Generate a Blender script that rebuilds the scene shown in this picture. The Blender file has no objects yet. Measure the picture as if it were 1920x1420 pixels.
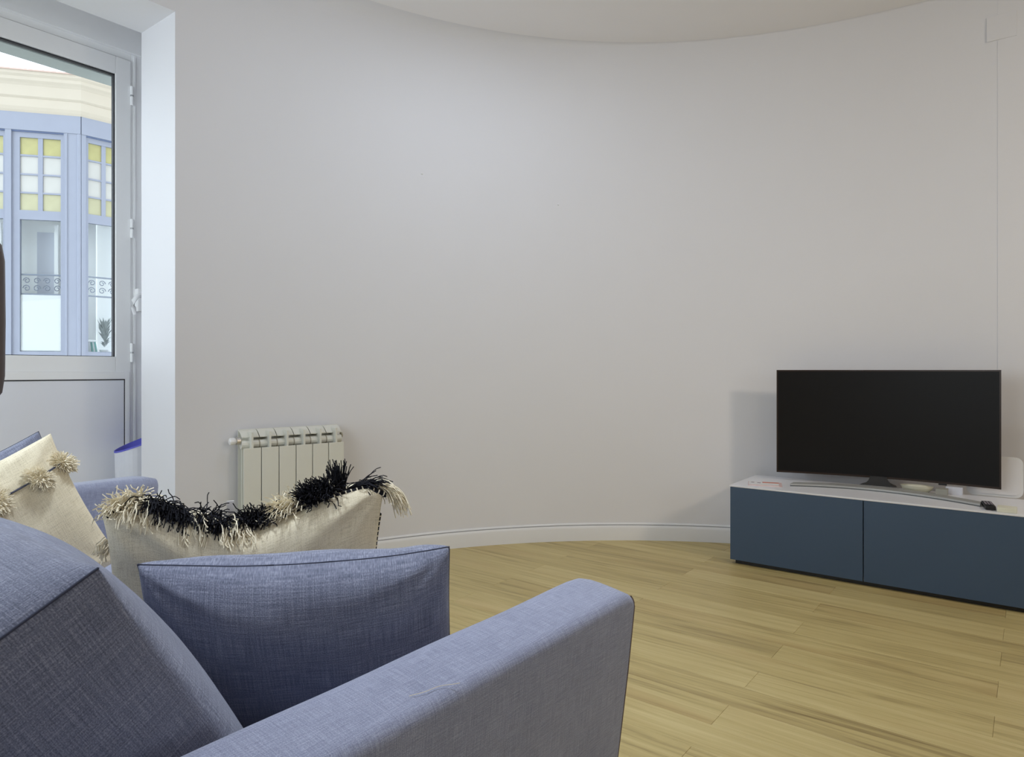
import bpy, bmesh, math, random
from mathutils import Vector, Matrix, noise as mn

random.seed(7)
scene = bpy.context.scene
C = scene.collection
V = Vector

# ------------------------------------------------------------------ camera
cam_d = bpy.data.cameras.new('camera')
cam = bpy.data.objects.new('camera', cam_d); C.objects.link(cam)
cam_d.sensor_width = 36.0
cam_d.lens = 24.0
cam_d.shift_y = -16.0 / 1920.0
cam_d.clip_start = 0.02
FX, FY = 0.7954, 0.6061                       # viewing direction (level)
cam.location = (0, 0, 1.0)
cam.rotation_euler = (math.pi / 2, 0, math.atan2(FY, FX) - math.pi / 2)
scene.camera = cam

# ------------------------------------------------------------------ sky and lamps
world = bpy.data.worlds.new('overcast_sky'); scene.world = world
world.use_nodes = True
bg = world.node_tree.nodes['Background']
bg.inputs['Color'].default_value = (0.83, 0.91, 1.0, 1)
bg.inputs['Strength'].default_value = 4.0


def area(name, loc, target, size, power, col, shape='DISK', spread=math.pi):
    d = bpy.data.lights.new(name, 'AREA'); d.shape = shape; d.size = size; d.energy = power
    d.color = col; d.spread = spread
    o = bpy.data.objects.new(name, d); C.objects.link(o); o.location = loc
    o.rotation_euler = (V(target) - V(loc)).to_track_quat('-Z', 'Y').to_euler()
    return o


area('ceiling_area_light', (2.33, 1.72, 2.885), (2.33, 1.72, 0), 0.22, 7.5, (0.74, 0.84, 1.0))
area('ceiling_area_light', (0.80, 1.15, 2.885), (0.80, 1.15, 0), 0.30, 9, (0.78, 0.87, 1.0), spread=math.radians(85))  # added cool fill above the sofa, brightens the arm and cushion tops
area('ceiling_area_light', (1.5, -1.0, 2.885), (1.5, -1.0, 0), 0.4, 8, (1.0, 0.94, 0.88))
area('wall_light', (2.5, -2.3, 2.5), (3.55, 0.8, 1.0), 0.42, 9.0, (1.0, 0.85, 0.66), spread=math.radians(105))



def portal(name, loc, target, sx, sy):
    o = area(name, loc, target, sx, 1, (1, 1, 1), 'RECTANGLE'); o.data.size_y = sy; o.data.cycles.is_portal = True
    return o


portal('daylight_portal', (0.65, 3.70, 1.75), (0.65, 0, 1.75), 1.9, 1.5)
portal('daylight_portal', (-0.86, 2.20, 1.40), (4, 2.20, 1.40), 2.6, 2.1)
portal('daylight_portal', (1.30, -3.30, 1.475), (1.30, 0, 1.475), 1.4, 0.85)

scene.view_settings.view_transform = 'Standard'
scene.view_settings.look = 'None'
scene.view_settings.exposure = 0.0
scene.view_settings.gamma = 1.0
scene.view_settings.use_curve_mapping = False
scene.cycles.use_denoising = True
scene.cycles.max_bounces = 10
scene.cycles.diffuse_bounces = 6
scene.cycles.transparent_max_bounces = 12
scene.cycles.sample_clamp_indirect = 6.0


# ------------------------------------------------------------------ materials
def nodes(name):
    m = bpy.data.materials.new(name); m.use_nodes = True
    nt = m.node_tree
    return m, nt, nt.nodes['Principled BSDF']


def N(nt, t, **kw):
    n = nt.nodes.new(t)
    for k, v in kw.items():
        if hasattr(n, k): setattr(n, k, v)
        else: n.inputs[k].default_value = v
    return n


def plain(name, col, rough=0.5, metal=0.0, var=0.04, scale=30.0, bump=0.0, bscale=200.0, spec=0.5):
    """procedural paint / plastic / metal: slight tone variation and fine relief"""
    m, nt, p = nodes(name)
    tc = N(nt, 'ShaderNodeTexCoord')
    nz = N(nt, 'ShaderNodeTexNoise'); nz.inputs['Scale'].default_value = scale; nz.inputs['Detail'].default_value = 3
    nt.links.new(tc.outputs['Object'], nz.inputs['Vector'])
    mx = N(nt, 'ShaderNodeMix', data_type='RGBA')
    c = V(col)
    mx.inputs[6].default_value = (*(c * (1 - var)), 1); mx.inputs[7].default_value = (*[min(1, x) for x in c * (1 + var)], 1)
    nt.links.new(nz.outputs['Fac'], mx.inputs[0]); nt.links.new(mx.outputs[2], p.inputs['Base Color'])
    p.inputs['Roughness'].default_value = rough; p.inputs['Metallic'].default_value = metal
    p.inputs['Specular IOR Level'].default_value = spec
    if bump:
        n2 = N(nt, 'ShaderNodeTexNoise'); n2.inputs['Scale'].default_value = bscale; n2.inputs['Detail'].default_value = 4
        nt.links.new(tc.outputs['Object'], n2.inputs['Vector'])
        b = N(nt, 'ShaderNodeBump'); b.inputs['Strength'].default_value = bump; b.inputs['Distance'].default_value = 0.002
        nt.links.new(n2.outputs['Fac'], b.inputs['Height']); nt.links.new(b.outputs['Normal'], p.inputs['Normal'])
    return m


def fabric(name, lo, mid, hi, fine=750.0, longs=26.0, bump=0.35, rough=0.9, sheen=0.25):
    """woven cloth on metric UVs: slubby threads in two directions"""
    m, nt, p = nodes(name)
    uv = N(nt, 'ShaderNodeUVMap')
    outs = []
    for sx, sy in ((longs, fine), (fine, longs)):
        mp = N(nt, 'ShaderNodeMapping'); mp.inputs['Scale'].default_value = (sx, sy, 1)
        nt.links.new(uv.outputs['UV'], mp.inputs['Vector'])
        nz = N(nt, 'ShaderNodeTexNoise'); nz.inputs['Scale'].default_value = 1.0; nz.inputs['Detail'].default_value = 3.5
        nz.inputs['Roughness'].default_value = 0.6
        nt.links.new(mp.outputs['Vector'], nz.inputs['Vector']); outs.append(nz)
    f = N(nt, 'ShaderNodeTexNoise'); f.inputs['Scale'].default_value = fine * 1.1; f.inputs['Detail'].default_value = 1
    nt.links.new(uv.outputs['UV'], f.inputs['Vector'])
    big = N(nt, 'ShaderNodeTexNoise'); big.inputs['Scale'].default_value = 9; big.inputs['Detail'].default_value = 2
    nt.links.new(uv.outputs['UV'], big.inputs['Vector'])
    a = N(nt, 'ShaderNodeMath', operation='ADD'); nt.links.new(outs[0].outputs['Fac'], a.inputs[0]); nt.links.new(outs[1].outputs['Fac'], a.inputs[1])
    a2 = N(nt, 'ShaderNodeMath', operation='ADD'); nt.links.new(a.outputs[0], a2.inputs[0]); nt.links.new(f.outputs['Fac'], a2.inputs[1])
    a3 = N(nt, 'ShaderNodeMath', operation='MULTIPLY_ADD'); nt.links.new(big.outputs['Fac'], a3.inputs[0]); a3.inputs[1].default_value = 0.25
    nt.links.new(a2.outputs[0], a3.inputs[2])
    mr = N(nt, 'ShaderNodeMapRange'); mr.inputs['From Min'].default_value = 1.15; mr.inputs['From Max'].default_value = 2.1
    nt.links.new(a3.outputs[0], mr.inputs['Value'])
    cr = N(nt, 'ShaderNodeValToRGB'); e = cr.color_ramp.elements
    e[0].position = 0.08; e[0].color = (*lo, 1); e[1].position = 0.95; e[1].color = (*hi, 1)
    k = e.new(0.5); k.color = (*mid, 1)
    nt.links.new(mr.outputs[0], cr.inputs['Fac']); nt.links.new(cr.outputs['Color'], p.inputs['Base Color'])
    b = N(nt, 'ShaderNodeBump'); b.inputs['Strength'].default_value = bump; b.inputs['Distance'].default_value = 0.0012
    nt.links.new(a2.outputs[0], b.inputs['Height']); nt.links.new(b.outputs['Normal'], p.inputs['Normal'])
    p.inputs['Roughness'].default_value = rough; p.inputs['Specular IOR Level'].default_value = 0.15
    p.inputs['Sheen Weight'].default_value = sheen; p.inputs['Sheen Roughness'].default_value = 0.5
    return m


def glass_mat(name, tint=(1, 1, 1), refl=0.06):
    m = bpy.data.materials.new(name); m.use_nodes = True; nt = m.node_tree
    nt.nodes.remove(nt.nodes['Principled BSDF'])
    out = nt.nodes['Material Output']
    t = N(nt, 'ShaderNodeBsdfTransparent'); t.inputs['Color'].default_value = (*tint, 1)
    g = N(nt, 'ShaderNodeBsdfGlossy'); g.inputs['Roughness'].default_value = 0.02
    lw = N(nt, 'ShaderNodeFresnel'); lw.inputs['IOR'].default_value = 1.25 + refl
    mx = N(nt, 'ShaderNodeMixShader')
    nt.links.new(lw.outputs[0], mx.inputs[0]); nt.links.new(t.outputs[0], mx.inputs[1]); nt.links.new(g.outputs[0], mx.inputs[2])
    nt.links.new(mx.outputs[0], out.inputs['Surface'])
    return m


def wood_floor():
    m, nt, p = nodes('oak_laminate')
    tc = N(nt, 'ShaderNodeTexCoord'); oi = N(nt, 'ShaderNodeObjectInfo')
    w = N(nt, 'ShaderNodeMath', operation='MULTIPLY'); w.inputs[1].default_value = 37.0
    nt.links.new(oi.outputs['Random'], w.inputs[0])

    def nz(scale, det, dist=0.0, rough=0.55):
        mp = N(nt, 'ShaderNodeMapping'); mp.inputs['Scale'].default_value = scale
        nt.links.new(tc.outputs['Object'], mp.inputs['Vector'])
        n = N(nt, 'ShaderNodeTexNoise', noise_dimensions='4D'); n.inputs['Scale'].default_value = 1
        n.inputs['Detail'].default_value = det; n.inputs['Distortion'].default_value = dist; n.inputs['Roughness'].default_value = rough
        nt.links.new(mp.outputs['Vector'], n.inputs['Vector']); nt.links.new(w.outputs[0], n.inputs['W'])
        return n
    g1 = nz((24, 1.3, 1), 5, 0.9, 0.62)
    g2 = nz((150, 3.0, 1), 3, 0.2)
    g3 = nz((5, 1.1, 1), 2, 0.3)
    cr = N(nt, 'ShaderNodeValToRGB'); e = cr.color_ramp.elements
    e[0].position = 0.33; e[0].color = (0.260, 0.185, 0.072, 1)
    e[1].position = 0.70; e[1].color = (0.660, 0.545, 0.265, 1)
    k = e.new(0.50); k.color = (0.520, 0.412, 0.175, 1)
    s = N(nt, 'ShaderNodeMath', operation='MULTIPLY_ADD'); s.inputs[1].default_value = 0.62
    nt.links.new(g1.outputs['Fac'], s.inputs[0])
    s2 = N(nt, 'ShaderNodeMath', operation='MULTIPLY_ADD'); s2.inputs[1].default_value = 0.28; s2.inputs[2].default_value = 0.0
    nt.links.new(g2.outputs['Fac'], s2.inputs[0]); nt.links.new(s2.outputs[0], s.inputs[2])
    s3 = N(nt, 'ShaderNodeMath', operation='MULTIPLY_ADD'); s3.inputs[1].default_value = 0.13
    nt.links.new(oi.outputs['Random'], s3.inputs[0]); nt.links.new(s.outputs[0], s3.inputs[2])
    nt.links.new(s3.outputs[0], cr.inputs['Fac'])
    # reddish heartwood areas
    mr = N(nt, 'ShaderNodeMapRange'); mr.inputs['From Min'].default_value = 0.55; mr.inputs['From Max'].default_value = 0.75; mr.inputs['To Max'].default_value = 0.55
    nt.links.new(g3.outputs['Fac'], mr.inputs['Value'])
    mx = N(nt, 'ShaderNodeMix', data_type='RGBA'); mx.inputs[7].default_value = (0.47, 0.33, 0.135, 1)
    nt.links.new(mr.outputs[0], mx.inputs[0]); nt.links.new(cr.outputs['Color'], mx.inputs[6]); nt.links.new(mx.outputs[2], p.inputs['Base Color'])
    p.inputs['Roughness'].default_value = 0.42; p.inputs['Specular IOR Level'].default_value = 0.4
    b = N(nt, 'ShaderNodeBump'); b.inputs['Strength'].default_value = 0.12; b.inputs['Distance'].default_value = 0.0006
    nt.links.new(g2.outputs['Fac'], b.inputs['Height']); nt.links.new(b.outputs['Normal'], p.inputs['Normal'])
    return m


M = {}
M['wall'] = plain('wall_paint', (0.765, 0.755, 0.775), 0.62, var=0.012, scale=3, bump=0.08, bscale=90, spec=0.3)
M['ceil'] = plain('ceiling_paint', (0.90, 0.88, 0.88), 0.8, var=0.01, scale=3, spec=0.2)
M['trim'] = plain('white_lacquer', (0.80, 0.795, 0.80), 0.4, var=0.01)
M['crack'] = plain('caulk_crack_grey', (0.36, 0.36, 0.37), 0.8)  # grey of the crack line above the skirting
M['pvc'] = plain('white_window_profile', (0.91, 0.91, 0.91), 0.35, var=0.01)
M['panel'] = plain('door_panel_white', (0.81, 0.82, 0.87), 0.4, var=0.01)
M['gasket'] = plain('black_rubber', (0.03, 0.03, 0.035), 0.7)
M['steel'] = plain('hinge_metal', (0.45, 0.45, 0.46), 0.4, metal=0.6)
M['wood'] = wood_floor()
M['rad'] = plain('radiator_enamel', (0.74, 0.73, 0.655), 0.35, var=0.015)
M['raddark'] = plain('radiator_inner', (0.40, 0.37, 0.29), 0.6, var=0.1)
M['brass'] = plain('valve_metal', (0.55, 0.52, 0.48), 0.35, metal=0.8)
M['sofa'] = fabric('blue_linen', (0.190, 0.208, 0.295), (0.290, 0.312, 0.425), (0.430, 0.455, 0.580), fine=620)
M['sofa2'] = fabric('blue_linen_cushion', (0.105, 0.116, 0.168), (0.192, 0.208, 0.285), (0.350, 0.370, 0.470), fine=560, longs=18)
M['seam'] = plain('navy_thread', (0.055, 0.062, 0.10), 0.9)
M['brownseam'] = plain('brown_edge_thread', (0.17, 0.12, 0.10), 0.9)
M['cream'] = fabric('cream_cotton', (0.58, 0.51, 0.36), (0.76, 0.68, 0.50), (0.86, 0.79, 0.62), fine=480, longs=30, bump=0.25, sheen=0.1)
M['creamyarn'] = plain('cream_yarn', (0.80, 0.72, 0.54), 0.95, var=0.2, scale=60)
M['blackyarn'] = plain('black_yarn', (0.012, 0.012, 0.016), 0.9, var=0.3, scale=60, spec=0.2)
M['navyyarn'] = plain('navy_yarn', (0.07, 0.075, 0.11), 0.9)
M['cab'] = plain('blue_grey_lacquer', (0.056, 0.092, 0.150), 0.45, var=0.03, scale=4, spec=0.4)
M['cabwhite'] = plain('white_foil', (0.80, 0.80, 0.83), 0.3, var=0.01)
M['black'] = plain('black_plastic', (0.012, 0.011, 0.011), 0.35)
M['screen'] = plain('dark_screen', (0.0095, 0.0085, 0.008), 0.42, var=0.01, spec=0.18)
M['bezel'] = plain('dark_bronze_bezel', (0.035, 0.020, 0.012), 0.35, metal=0.3)
M['silver'] = plain('brushed_silver', (0.46, 0.46, 0.44), 0.45, metal=0.25)
M['silverdark'] = plain('silver_edge', (0.12, 0.13, 0.13), 0.4, metal=0.5)
M['paper'] = plain('white_paper', (0.80, 0.78, 0.78), 0.7, var=0.02)
M['red'] = plain('orange_red_ink', (0.60, 0.16, 0.09), 0.7)
M['pink'] = plain('pale_pink_ink', (0.70, 0.52, 0.50), 0.7)
M['inkgrey'] = plain('grey_ink', (0.25, 0.22, 0.24), 0.7)
M['logo'] = plain('pale_logo', (0.70, 0.69, 0.67), 0.5)
M['yellowish'] = plain('cream_glaze', (0.50, 0.48, 0.37), 0.3, var=0.06)
M['greybox'] = plain('grey_card', (0.34, 0.335, 0.29), 0.7)
M['whiteplastic'] = plain('white_plastic', (0.80, 0.79, 0.78), 0.3, var=0.01)
M['creambox'] = plain('cream_plastic', (0.72, 0.70, 0.57), 0.5)
M['bin'] = plain('white_bin_plastic', (0.66, 0.67, 0.73), 0.4)
M['binblue'] = plain('violet_blue_liner', (0.11, 0.11, 0.55), 0.5)
M['brown'] = plain('dark_brown_leather', (0.07, 0.045, 0.038), 0.6, var=0.15)
M['bay'] = plain('blue_painted_wood', (0.25, 0.275, 0.355), 0.6, var=0.05, scale=8)
M['baydark'] = plain('blue_painted_groove', (0.11, 0.15, 0.27), 0.7)
M['cornice'] = plain('cream_stucco', (0.50, 0.455, 0.39), 0.85, var=0.04, scale=3)
M['eave'] = plain('pink_roof_edge', (0.55, 0.42, 0.38), 0.85)
M['yglass'] = plain('yellow_leaded_glass', (0.37, 0.355, 0.165), 0.2, var=0.16, scale=9)
M['yglass2'] = plain('pale_yellow_leaded_glass', (0.40, 0.395, 0.265), 0.2, var=0.1, scale=9)
M['wglass'] = plain('milk_glass', (0.45, 0.455, 0.45), 0.2, var=0.05, scale=9)
M['blind'] = plain('white_roller_blind', (0.92, 0.92, 0.92), 0.8, var=0.01)
M['interior'] = plain('pale_interior_wall', (0.92, 0.92, 0.91), 0.8, var=0.04, scale=4)
M['greyint'] = plain('grey_interior_door', (0.58, 0.60, 0.68), 0.8)
M['iron'] = plain('grey_iron', (0.30, 0.33, 0.42), 0.6)
M['teal'] = plain('teal_paint', (0.13, 0.40, 0.36), 0.6)
M['ochre'] = plain('ochre_fabric', (0.70, 0.55, 0.30), 0.8)
M['leaf'] = plain('grey_green_leaf', (0.25, 0.29, 0.28), 0.7, var=0.3)
M['stone'] = plain('grey_lintel_stone', (0.34, 0.37, 0.37), 0.8)
M['glass'] = glass_mat('window_glass', (0.97, 0.985, 0.98))
M['bayglass'] = glass_mat('bay_glass', (0.95, 0.97, 0.98))

# ------------------------------------------------------------------ mesh helpers
ORI = {}


def empty(name, loc, label=None, cat=None, group=None, kind=None):
    o = bpy.data.objects.new(name, None); C.objects.link(o); o.location = loc; o.empty_display_size = 0.1
    ORI[o.name] = V(loc)
    return tag(o, label, cat, group, kind)


def tag(o, label=None, cat=None, group=None, kind=None):
    if label: o['label'] = label
    if cat: o['category'] = cat
    if group: o['group'] = group
    if kind: o['kind'] = kind
    return o


def obj(name, vs, fs, mat, parent=None, smooth=False, uv=None, origin=None):
    """link ONE mesh object; vertices are given in world space"""
    vs = [V(v) for v in vs]
    if origin is None:
        if parent is not None and parent.type == 'EMPTY': origin = V((sum(v.x for v in vs) / len(vs), sum(v.y for v in vs) / len(vs), sum(v.z for v in vs) / len(vs)))
        else:
            origin = V((sum(v.x for v in vs) / len(vs), sum(v.y for v in vs) / len(vs), min(v.z for v in vs)))
    me = bpy.data.meshes.new(name)
    me.from_pydata([v - origin for v in vs], [], fs); me.update()
    if uv is not None:
        lay = me.uv_layers.new(name='UVMap')
        for li, l in enumerate(me.loops): lay.data[li].uv = uv[l.vertex_index]
    for p in me.polygons: p.use_smooth = smooth
    me.materials.append(mat if not isinstance(mat, str) else M[mat])
    o = bpy.data.objects.new(name, me); C.objects.link(o)
    ORI[o.name] = origin
    if parent is not None:
        o.parent = parent; o.location = origin - ORI[parent.name]
    else:
        o.location = origin
    return o


class MB:
    """collects shapes into one mesh"""
    def __init__(self): self.v = []; self.f = []

    def add(self, vs, fs):
        n = len(self.v); self.v += [V(v) for v in vs]; self.f += [tuple(i + n for i in f) for f in fs]; return self

    def box(self, a, b, bev=0.0, mat=None):
        bm = bmesh.new(); bmesh.ops.create_cube(bm, size=1)
        a = V(a); b = V(b)
        for v in bm.verts:
            v.co = V(((a.x + b.x) / 2 + v.co.x * (b.x - a.x), (a.y + b.y) / 2 + v.co.y * (b.y - a.y), (a.z + b.z) / 2 + v.co.z * (b.z - a.z)))
        if bev: bmesh.ops.bevel(bm, geom=bm.edges[:], offset=bev, segments=2, affect='EDGES', profile=0.7)
        self.addbm(bm, mat); return self

    def addbm(self, bm, mat=None):
        bmesh.ops.recalc_face_normals(bm, faces=bm.faces[:])
        bm.verts.index_update()
        vs = [(mat @ v.co) if mat else v.co.copy() for v in bm.verts]
        self.add(vs, [[v.index for v in f.verts] for f in bm.faces]); bm.free()

    def tube(self, path, r, n=8, cap=True):
        path = [V(p) for p in path]; m = len(path)
        rs = r if isinstance(r, (list, tuple)) else [r] * m
        vs = []; fs = []
        up = V((0.0, 0.0, 1.0))
        for i, p in enumerate(path):
            t = (path[min(i + 1, m - 1)] - path[max(i - 1, 0)])
            t = t.normalized() if t.length > 1e-9 else V((0, 0, 1))
            a = t.cross(up)
            if a.length < 1e-3: a = t.cross(V((1, 0, 0)))
            a.normalize(); b = a.cross(t)
            for k in range(n):
                th = 2 * math.pi * k / n
                vs.append(p + (a * math.cos(th) + b * math.sin(th)) * rs[i])
        for i in range(m - 1):
            for k in range(n):
                k2 = (k + 1) % n
                fs.append((i * n + k, i * n + k2, (i + 1) * n + k2, (i + 1) * n + k))
        if cap: fs += [tuple(range(n)), tuple(range((m - 1) * n, m * n))[::-1]]
        return self.add(vs, fs)

    def lathe(self, c, prof, n=28):
        vs = []; fs = []
        for r, z in prof:
            for k in range(n):
                th = 2 * math.pi * k / n
                vs.append(V(c) + V((r * math.cos(th), r * math.sin(th), z)))
        for i in range(len(prof) - 1):
            for k in range(n):
                k2 = (k + 1) % n
                fs.append((i * n + k, i * n + k2, (i + 1) * n + k2, (i + 1) * n + k))
        return self.add(vs, fs)

    def build(self, name, mat, parent=None, smooth=False, origin=None):
        return obj(name, self.v, self.f, mat, parent, smooth, origin=origin)


def box(name, a, b, mat, parent=None, bev=0.0, origin=None):
    return MB().box(a, b, bev).build(name, mat, parent, origin=origin)


def obox(o, ax, ay, ex, ey, ez, bev=0.0, mb=None):
    """box in an oblique horizontal frame: o + ax*[ex0,ex1] + ay*[ey0,ey1] + z*[ez0,ez1]"""
    mb = mb or MB(); bm = bmesh.new(); bmesh.ops.create_cube(bm, size=1)
    ax = V((ax[0], ax[1], 0)); ay = V((ay[0], ay[1], 0)); o = V((o[0], o[1], 0))
    if bev:
        for v in bm.verts: v.co = V((v.co.x * abs(ex[1] - ex[0]), v.co.y * abs(ey[1] - ey[0]), v.co.z * abs(ez[1] - ez[0])))
        bmesh.ops.bevel(bm, geom=bm.edges[:], offset=bev, segments=2, affect='EDGES', profile=0.7)
        for v in bm.verts: v.co = V((v.co.x / abs(ex[1] - ex[0]), v.co.y / abs(ey[1] - ey[0]), v.co.z / abs(ez[1] - ez[0])))
    for v in bm.verts:
        x = (ex[0] + ex[1]) / 2 + v.co.x * (ex[1] - ex[0]); y = (ey[0] + ey[1]) / 2 + v.co.y * (ey[1] - ey[0]); z = (ez[0] + ez[1]) / 2 + v.co.z * (ez[1] - ez[0])
        v.co = o + ax * x + ay * y + V((0, 0, z))
    mb.addbm(bm)
    return mb


def interp(xs, ys, x):
    if x <= xs[0]: return ys[0]
    for i in range(len(xs) - 1):
        if x <= xs[i + 1]:
            t = (x - xs[i]) / (xs[i + 1] - xs[i]); t = t * t * (3 - 2 * t) * 0.5 + t * 0.5
            return ys[i] + (ys[i + 1] - ys[i]) * t
    return ys[-1]


# ------------------------------------------------------------------ the room
CX, CY, RAD = 1.45, 0.29, 2.69        # the curved wall is an arc of a circle
XC = 1.481                            # corner of the window recess
YW = 2.98                             # room face of the window wall
YP = 3.295                            # outer edge of the pillar
YF = 3.60                             # room face of the window frame
XE = 1.90                             # side of the bay behind the pillar
ZS = 2.568                            # soffit of the recess
HC = 2.92                             # ceiling
XR = 4.1335                            # flat wall at the right
XL, YB = -0.75, -3.2                  # unseen walls behind the camera


def arc_pts(n, r, a0=None, a1=None):
    a0 = math.acos((XC - CX) / RAD) if a0 is None else a0
    a1 = math.asin((0.13 - CY) / RAD) if a1 is None else a1
    return [(CX + r * math.cos(a0 + (a1 - a0) * i / n), CY + r * math.sin(a0 + (a1 - a0) * i / n), i / n) for i in range(n + 1)]


# curved wall: inner face with a cove that dies out to the right, outer face, solid
na = 110
inn = arc_pts(na, RAD); out = arc_pts(na, RAD + 0.14)
vs = []; fs = []
for (x, y, t), (ox, oy, _) in zip(inn, out):
    r = 0.10 * (1 - min(1, t / 0.62)) ** 1.0 + 0.012
    d = V((CX - x, CY - y, 0)).normalized()
    col = [V((x, y, -0.03))]
    for z in (0.0, 0.5, 1.0, 1.5, 2.0, 2.4): col.append(V((x, y, z)))
    for k in range(7):
        a = math.pi / 2 * k / 6
        col.append(V((x, y, HC - r)) + d * (r * (1 - math.cos(a))) + V((0, 0, r * math.sin(a))))
    col += [V((ox, oy, HC)), V((ox, oy, -0.03))]
    vs += col
k = len(vs) // (na + 1)
for i in range(na):
    for j in range(k):
        j2 = (j + 1) % k
        fs.append((i * k + j, (i + 1) * k + j, (i + 1) * k + j2, i * k + j2))
fs += [tuple(range(k)), tuple(range(na * k, na * k + k))[::-1]]
wall_back = obj('wall_back', vs, fs, 'wall', smooth=False)
for p in wall_back.data.polygons:
    p.use_smooth = len(p.vertices) == 4
wall_back.data.set_sharp_from_angle(angle=math.radians(40))
tag(wall_back, 'off-white curved wall sweeping from the window to the television', kind='structure')
for (ax, ay, az), s in (((2.693, 2.679, 2.082), 0.006), ((3.341, 2.206, 1.967), 0.005)):
    d = V((CX - ax, CY - ay, 0)).normalized(); c0 = V((CX, CY, az)) - d * RAD
    mb = MB(); bm = bmesh.new(); bmesh.ops.create_uvsphere(bm, u_segments=8, v_segments=5, radius=s)
    for v in bm.verts: v.co = c0 + V((v.co.x, v.co.y, v.co.z * (1 + 0.4 * math.sin(v.co.x * 900))))
    mb.addbm(bm); mb.build('filler_spot', 'trim', wall_back)

# flat wall at the right, a hair proud of the curved one
wall_right = box('wall_right', (XR, YB - 0.1, -0.03), (XR + 0.15, 0.135, HC), 'wall'); tag(wall_right, 'flat beige-lit wall at the right picture edge', kind='structure')
pl = box('cover_plate', (XR - 0.0022, 0.060, 2.630), (XR + 0.002, 0.180, 2.752), 'wall', wall_right, bev=0.002)
sk = MB().box((XR - 0.004, 0.075, 0.385), (XR + 0.002, 0.083, 0.395), 0.001).build('cable_clip', 'inkgrey', wall_right)

# window wall: pillar and lintel in front, glazed wall behind them
mb = MB()
mb.box((XL, YW, ZS), (XC, YP, HC))
mb.box((XC, YW + 0.005, -0.03), (XE + 0.1, YP, HC))
mb.box((XE, YP, -0.03), (XE + 0.1, YF + 0.16, HC))
mb.box((1.665, YF + 0.0, -0.03), (XE, YF + 0.16, HC))
mb.box((XL, YF + 0.02, 2.60), (1.665, YF + 0.16, HC))
wall_left = mb.build('wall_left', 'wall'); tag(wall_left, 'white pillar and lintel in front of the balcony door', kind='structure')
lint = box('outer_lintel', (XL, YF + 0.10, 2.480), (1.665, YF + 0.22, 2.62), 'stone', wall_left)
upf = box('upper_facade', (-9, YF + 0.05, HC + 0.1), (10, YF + 0.2, 14), 'cornice', wall_left)
lowf = box('lower_facade', (-9, YF + 0.05, -6.0), (10, YF + 0.2, -0.08), 'cornice', wall_left)
street = box('ground', (-30, YF - 1, -6.2), (35, 45, -6.0), 'greybox'); tag(street, 'street far below the window', kind='structure')
mb = MB()
YS = 3.50
mb.box((XL - 0.12, YB, -0.03), (XL, 0.90, HC)); mb.box((XL - 0.12, YS, -0.03), (XL, YF + 0.16, HC))
mb.box((XL - 0.12, 0.90, -0.03), (XL, YS, 0.35)); mb.box((XL - 0.12, 0.90, 2.45), (XL, YS, HC))  # opening invented in the unseen side wall, lets fill daylight in
wall_side = mb.build('wall_side', 'wall'); tag(wall_side, kind='structure')
mb = MB()
mb.box((XL - 0.12, YB - 0.12, -0.03), (0.6, YB, HC)); mb.box((2.0, YB - 0.12, -0.03), (XR, YB, HC))
mb.box((0.6, YB - 0.12, -0.03), (2.0, YB, 1.05)); mb.box((0.6, YB - 0.12, 1.90), (2.0, YB, HC))  # opening invented in the unseen rear wall, lets fill daylight in
wall_front = mb.build('wall_front', 'wall'); tag(wall_front, kind='structure')
w2 = empty('fill_window_side', (XL - 0.06, 1.9, 0.35), kind='structure')  # made-up window left of the view, brightens the pillar and door frame
for ya, yb in ((0.90, 2.20), (2.20, YS)):
    f_ = box('casement', (XL - 0.09, ya, 0.35), (XL - 0.03, ya + 0.05, 2.45), 'trim', w2)
    box('stile', (XL - 0.09, yb - 0.05, 0.35), (XL - 0.03, yb, 2.45), 'trim', f_); box('pane', (XL - 0.065, ya + 0.05, 0.40), (XL - 0.060, yb - 0.05, 2.40), 'glass', f_)
    box('rail', (XL - 0.09, ya + 0.05, 0.35), (XL - 0.03, yb - 0.05, 0.40), 'trim', f_); box('rail', (XL - 0.09, ya + 0.05, 2.40), (XL - 0.03, yb - 0.05, 2.45), 'trim', f_)
w3 = empty('fill_window_front', (1.3, YB - 0.06, 0.8), kind='structure')  # made-up window behind the camera, cool fill for faces turned this way
for xa, xb in ((0.6, 1.30), (1.30, 2.0)):
    f_ = box('casement', (xa, YB - 0.09, 1.05), (xa + 0.05, YB - 0.03, 1.90), 'trim', w3)
    box('stile', (xb - 0.05, YB - 0.09, 1.05), (xb, YB - 0.03, 1.90), 'trim', f_); box('pane', (xa + 0.05, YB - 0.065, 1.10), (xb - 0.05, YB - 0.06, 1.85), 'glass', f_)
    box('rail', (xa + 0.05, YB - 0.09, 1.05), (xb - 0.05, YB - 0.03, 1.10), 'trim', f_); box('rail', (xa + 0.05, YB - 0.09, 1.85), (xb - 0.05, YB - 0.03, 1.90), 'trim', f_)
ceiling = box('ceiling', (XL - 0.12, YB - 0.12, HC), (XR + 0.2, YF + 0.2, HC + 0.1), 'ceil'); tag(ceiling, 'plain off-white ceiling following the curved wall', kind='structure')


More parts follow.
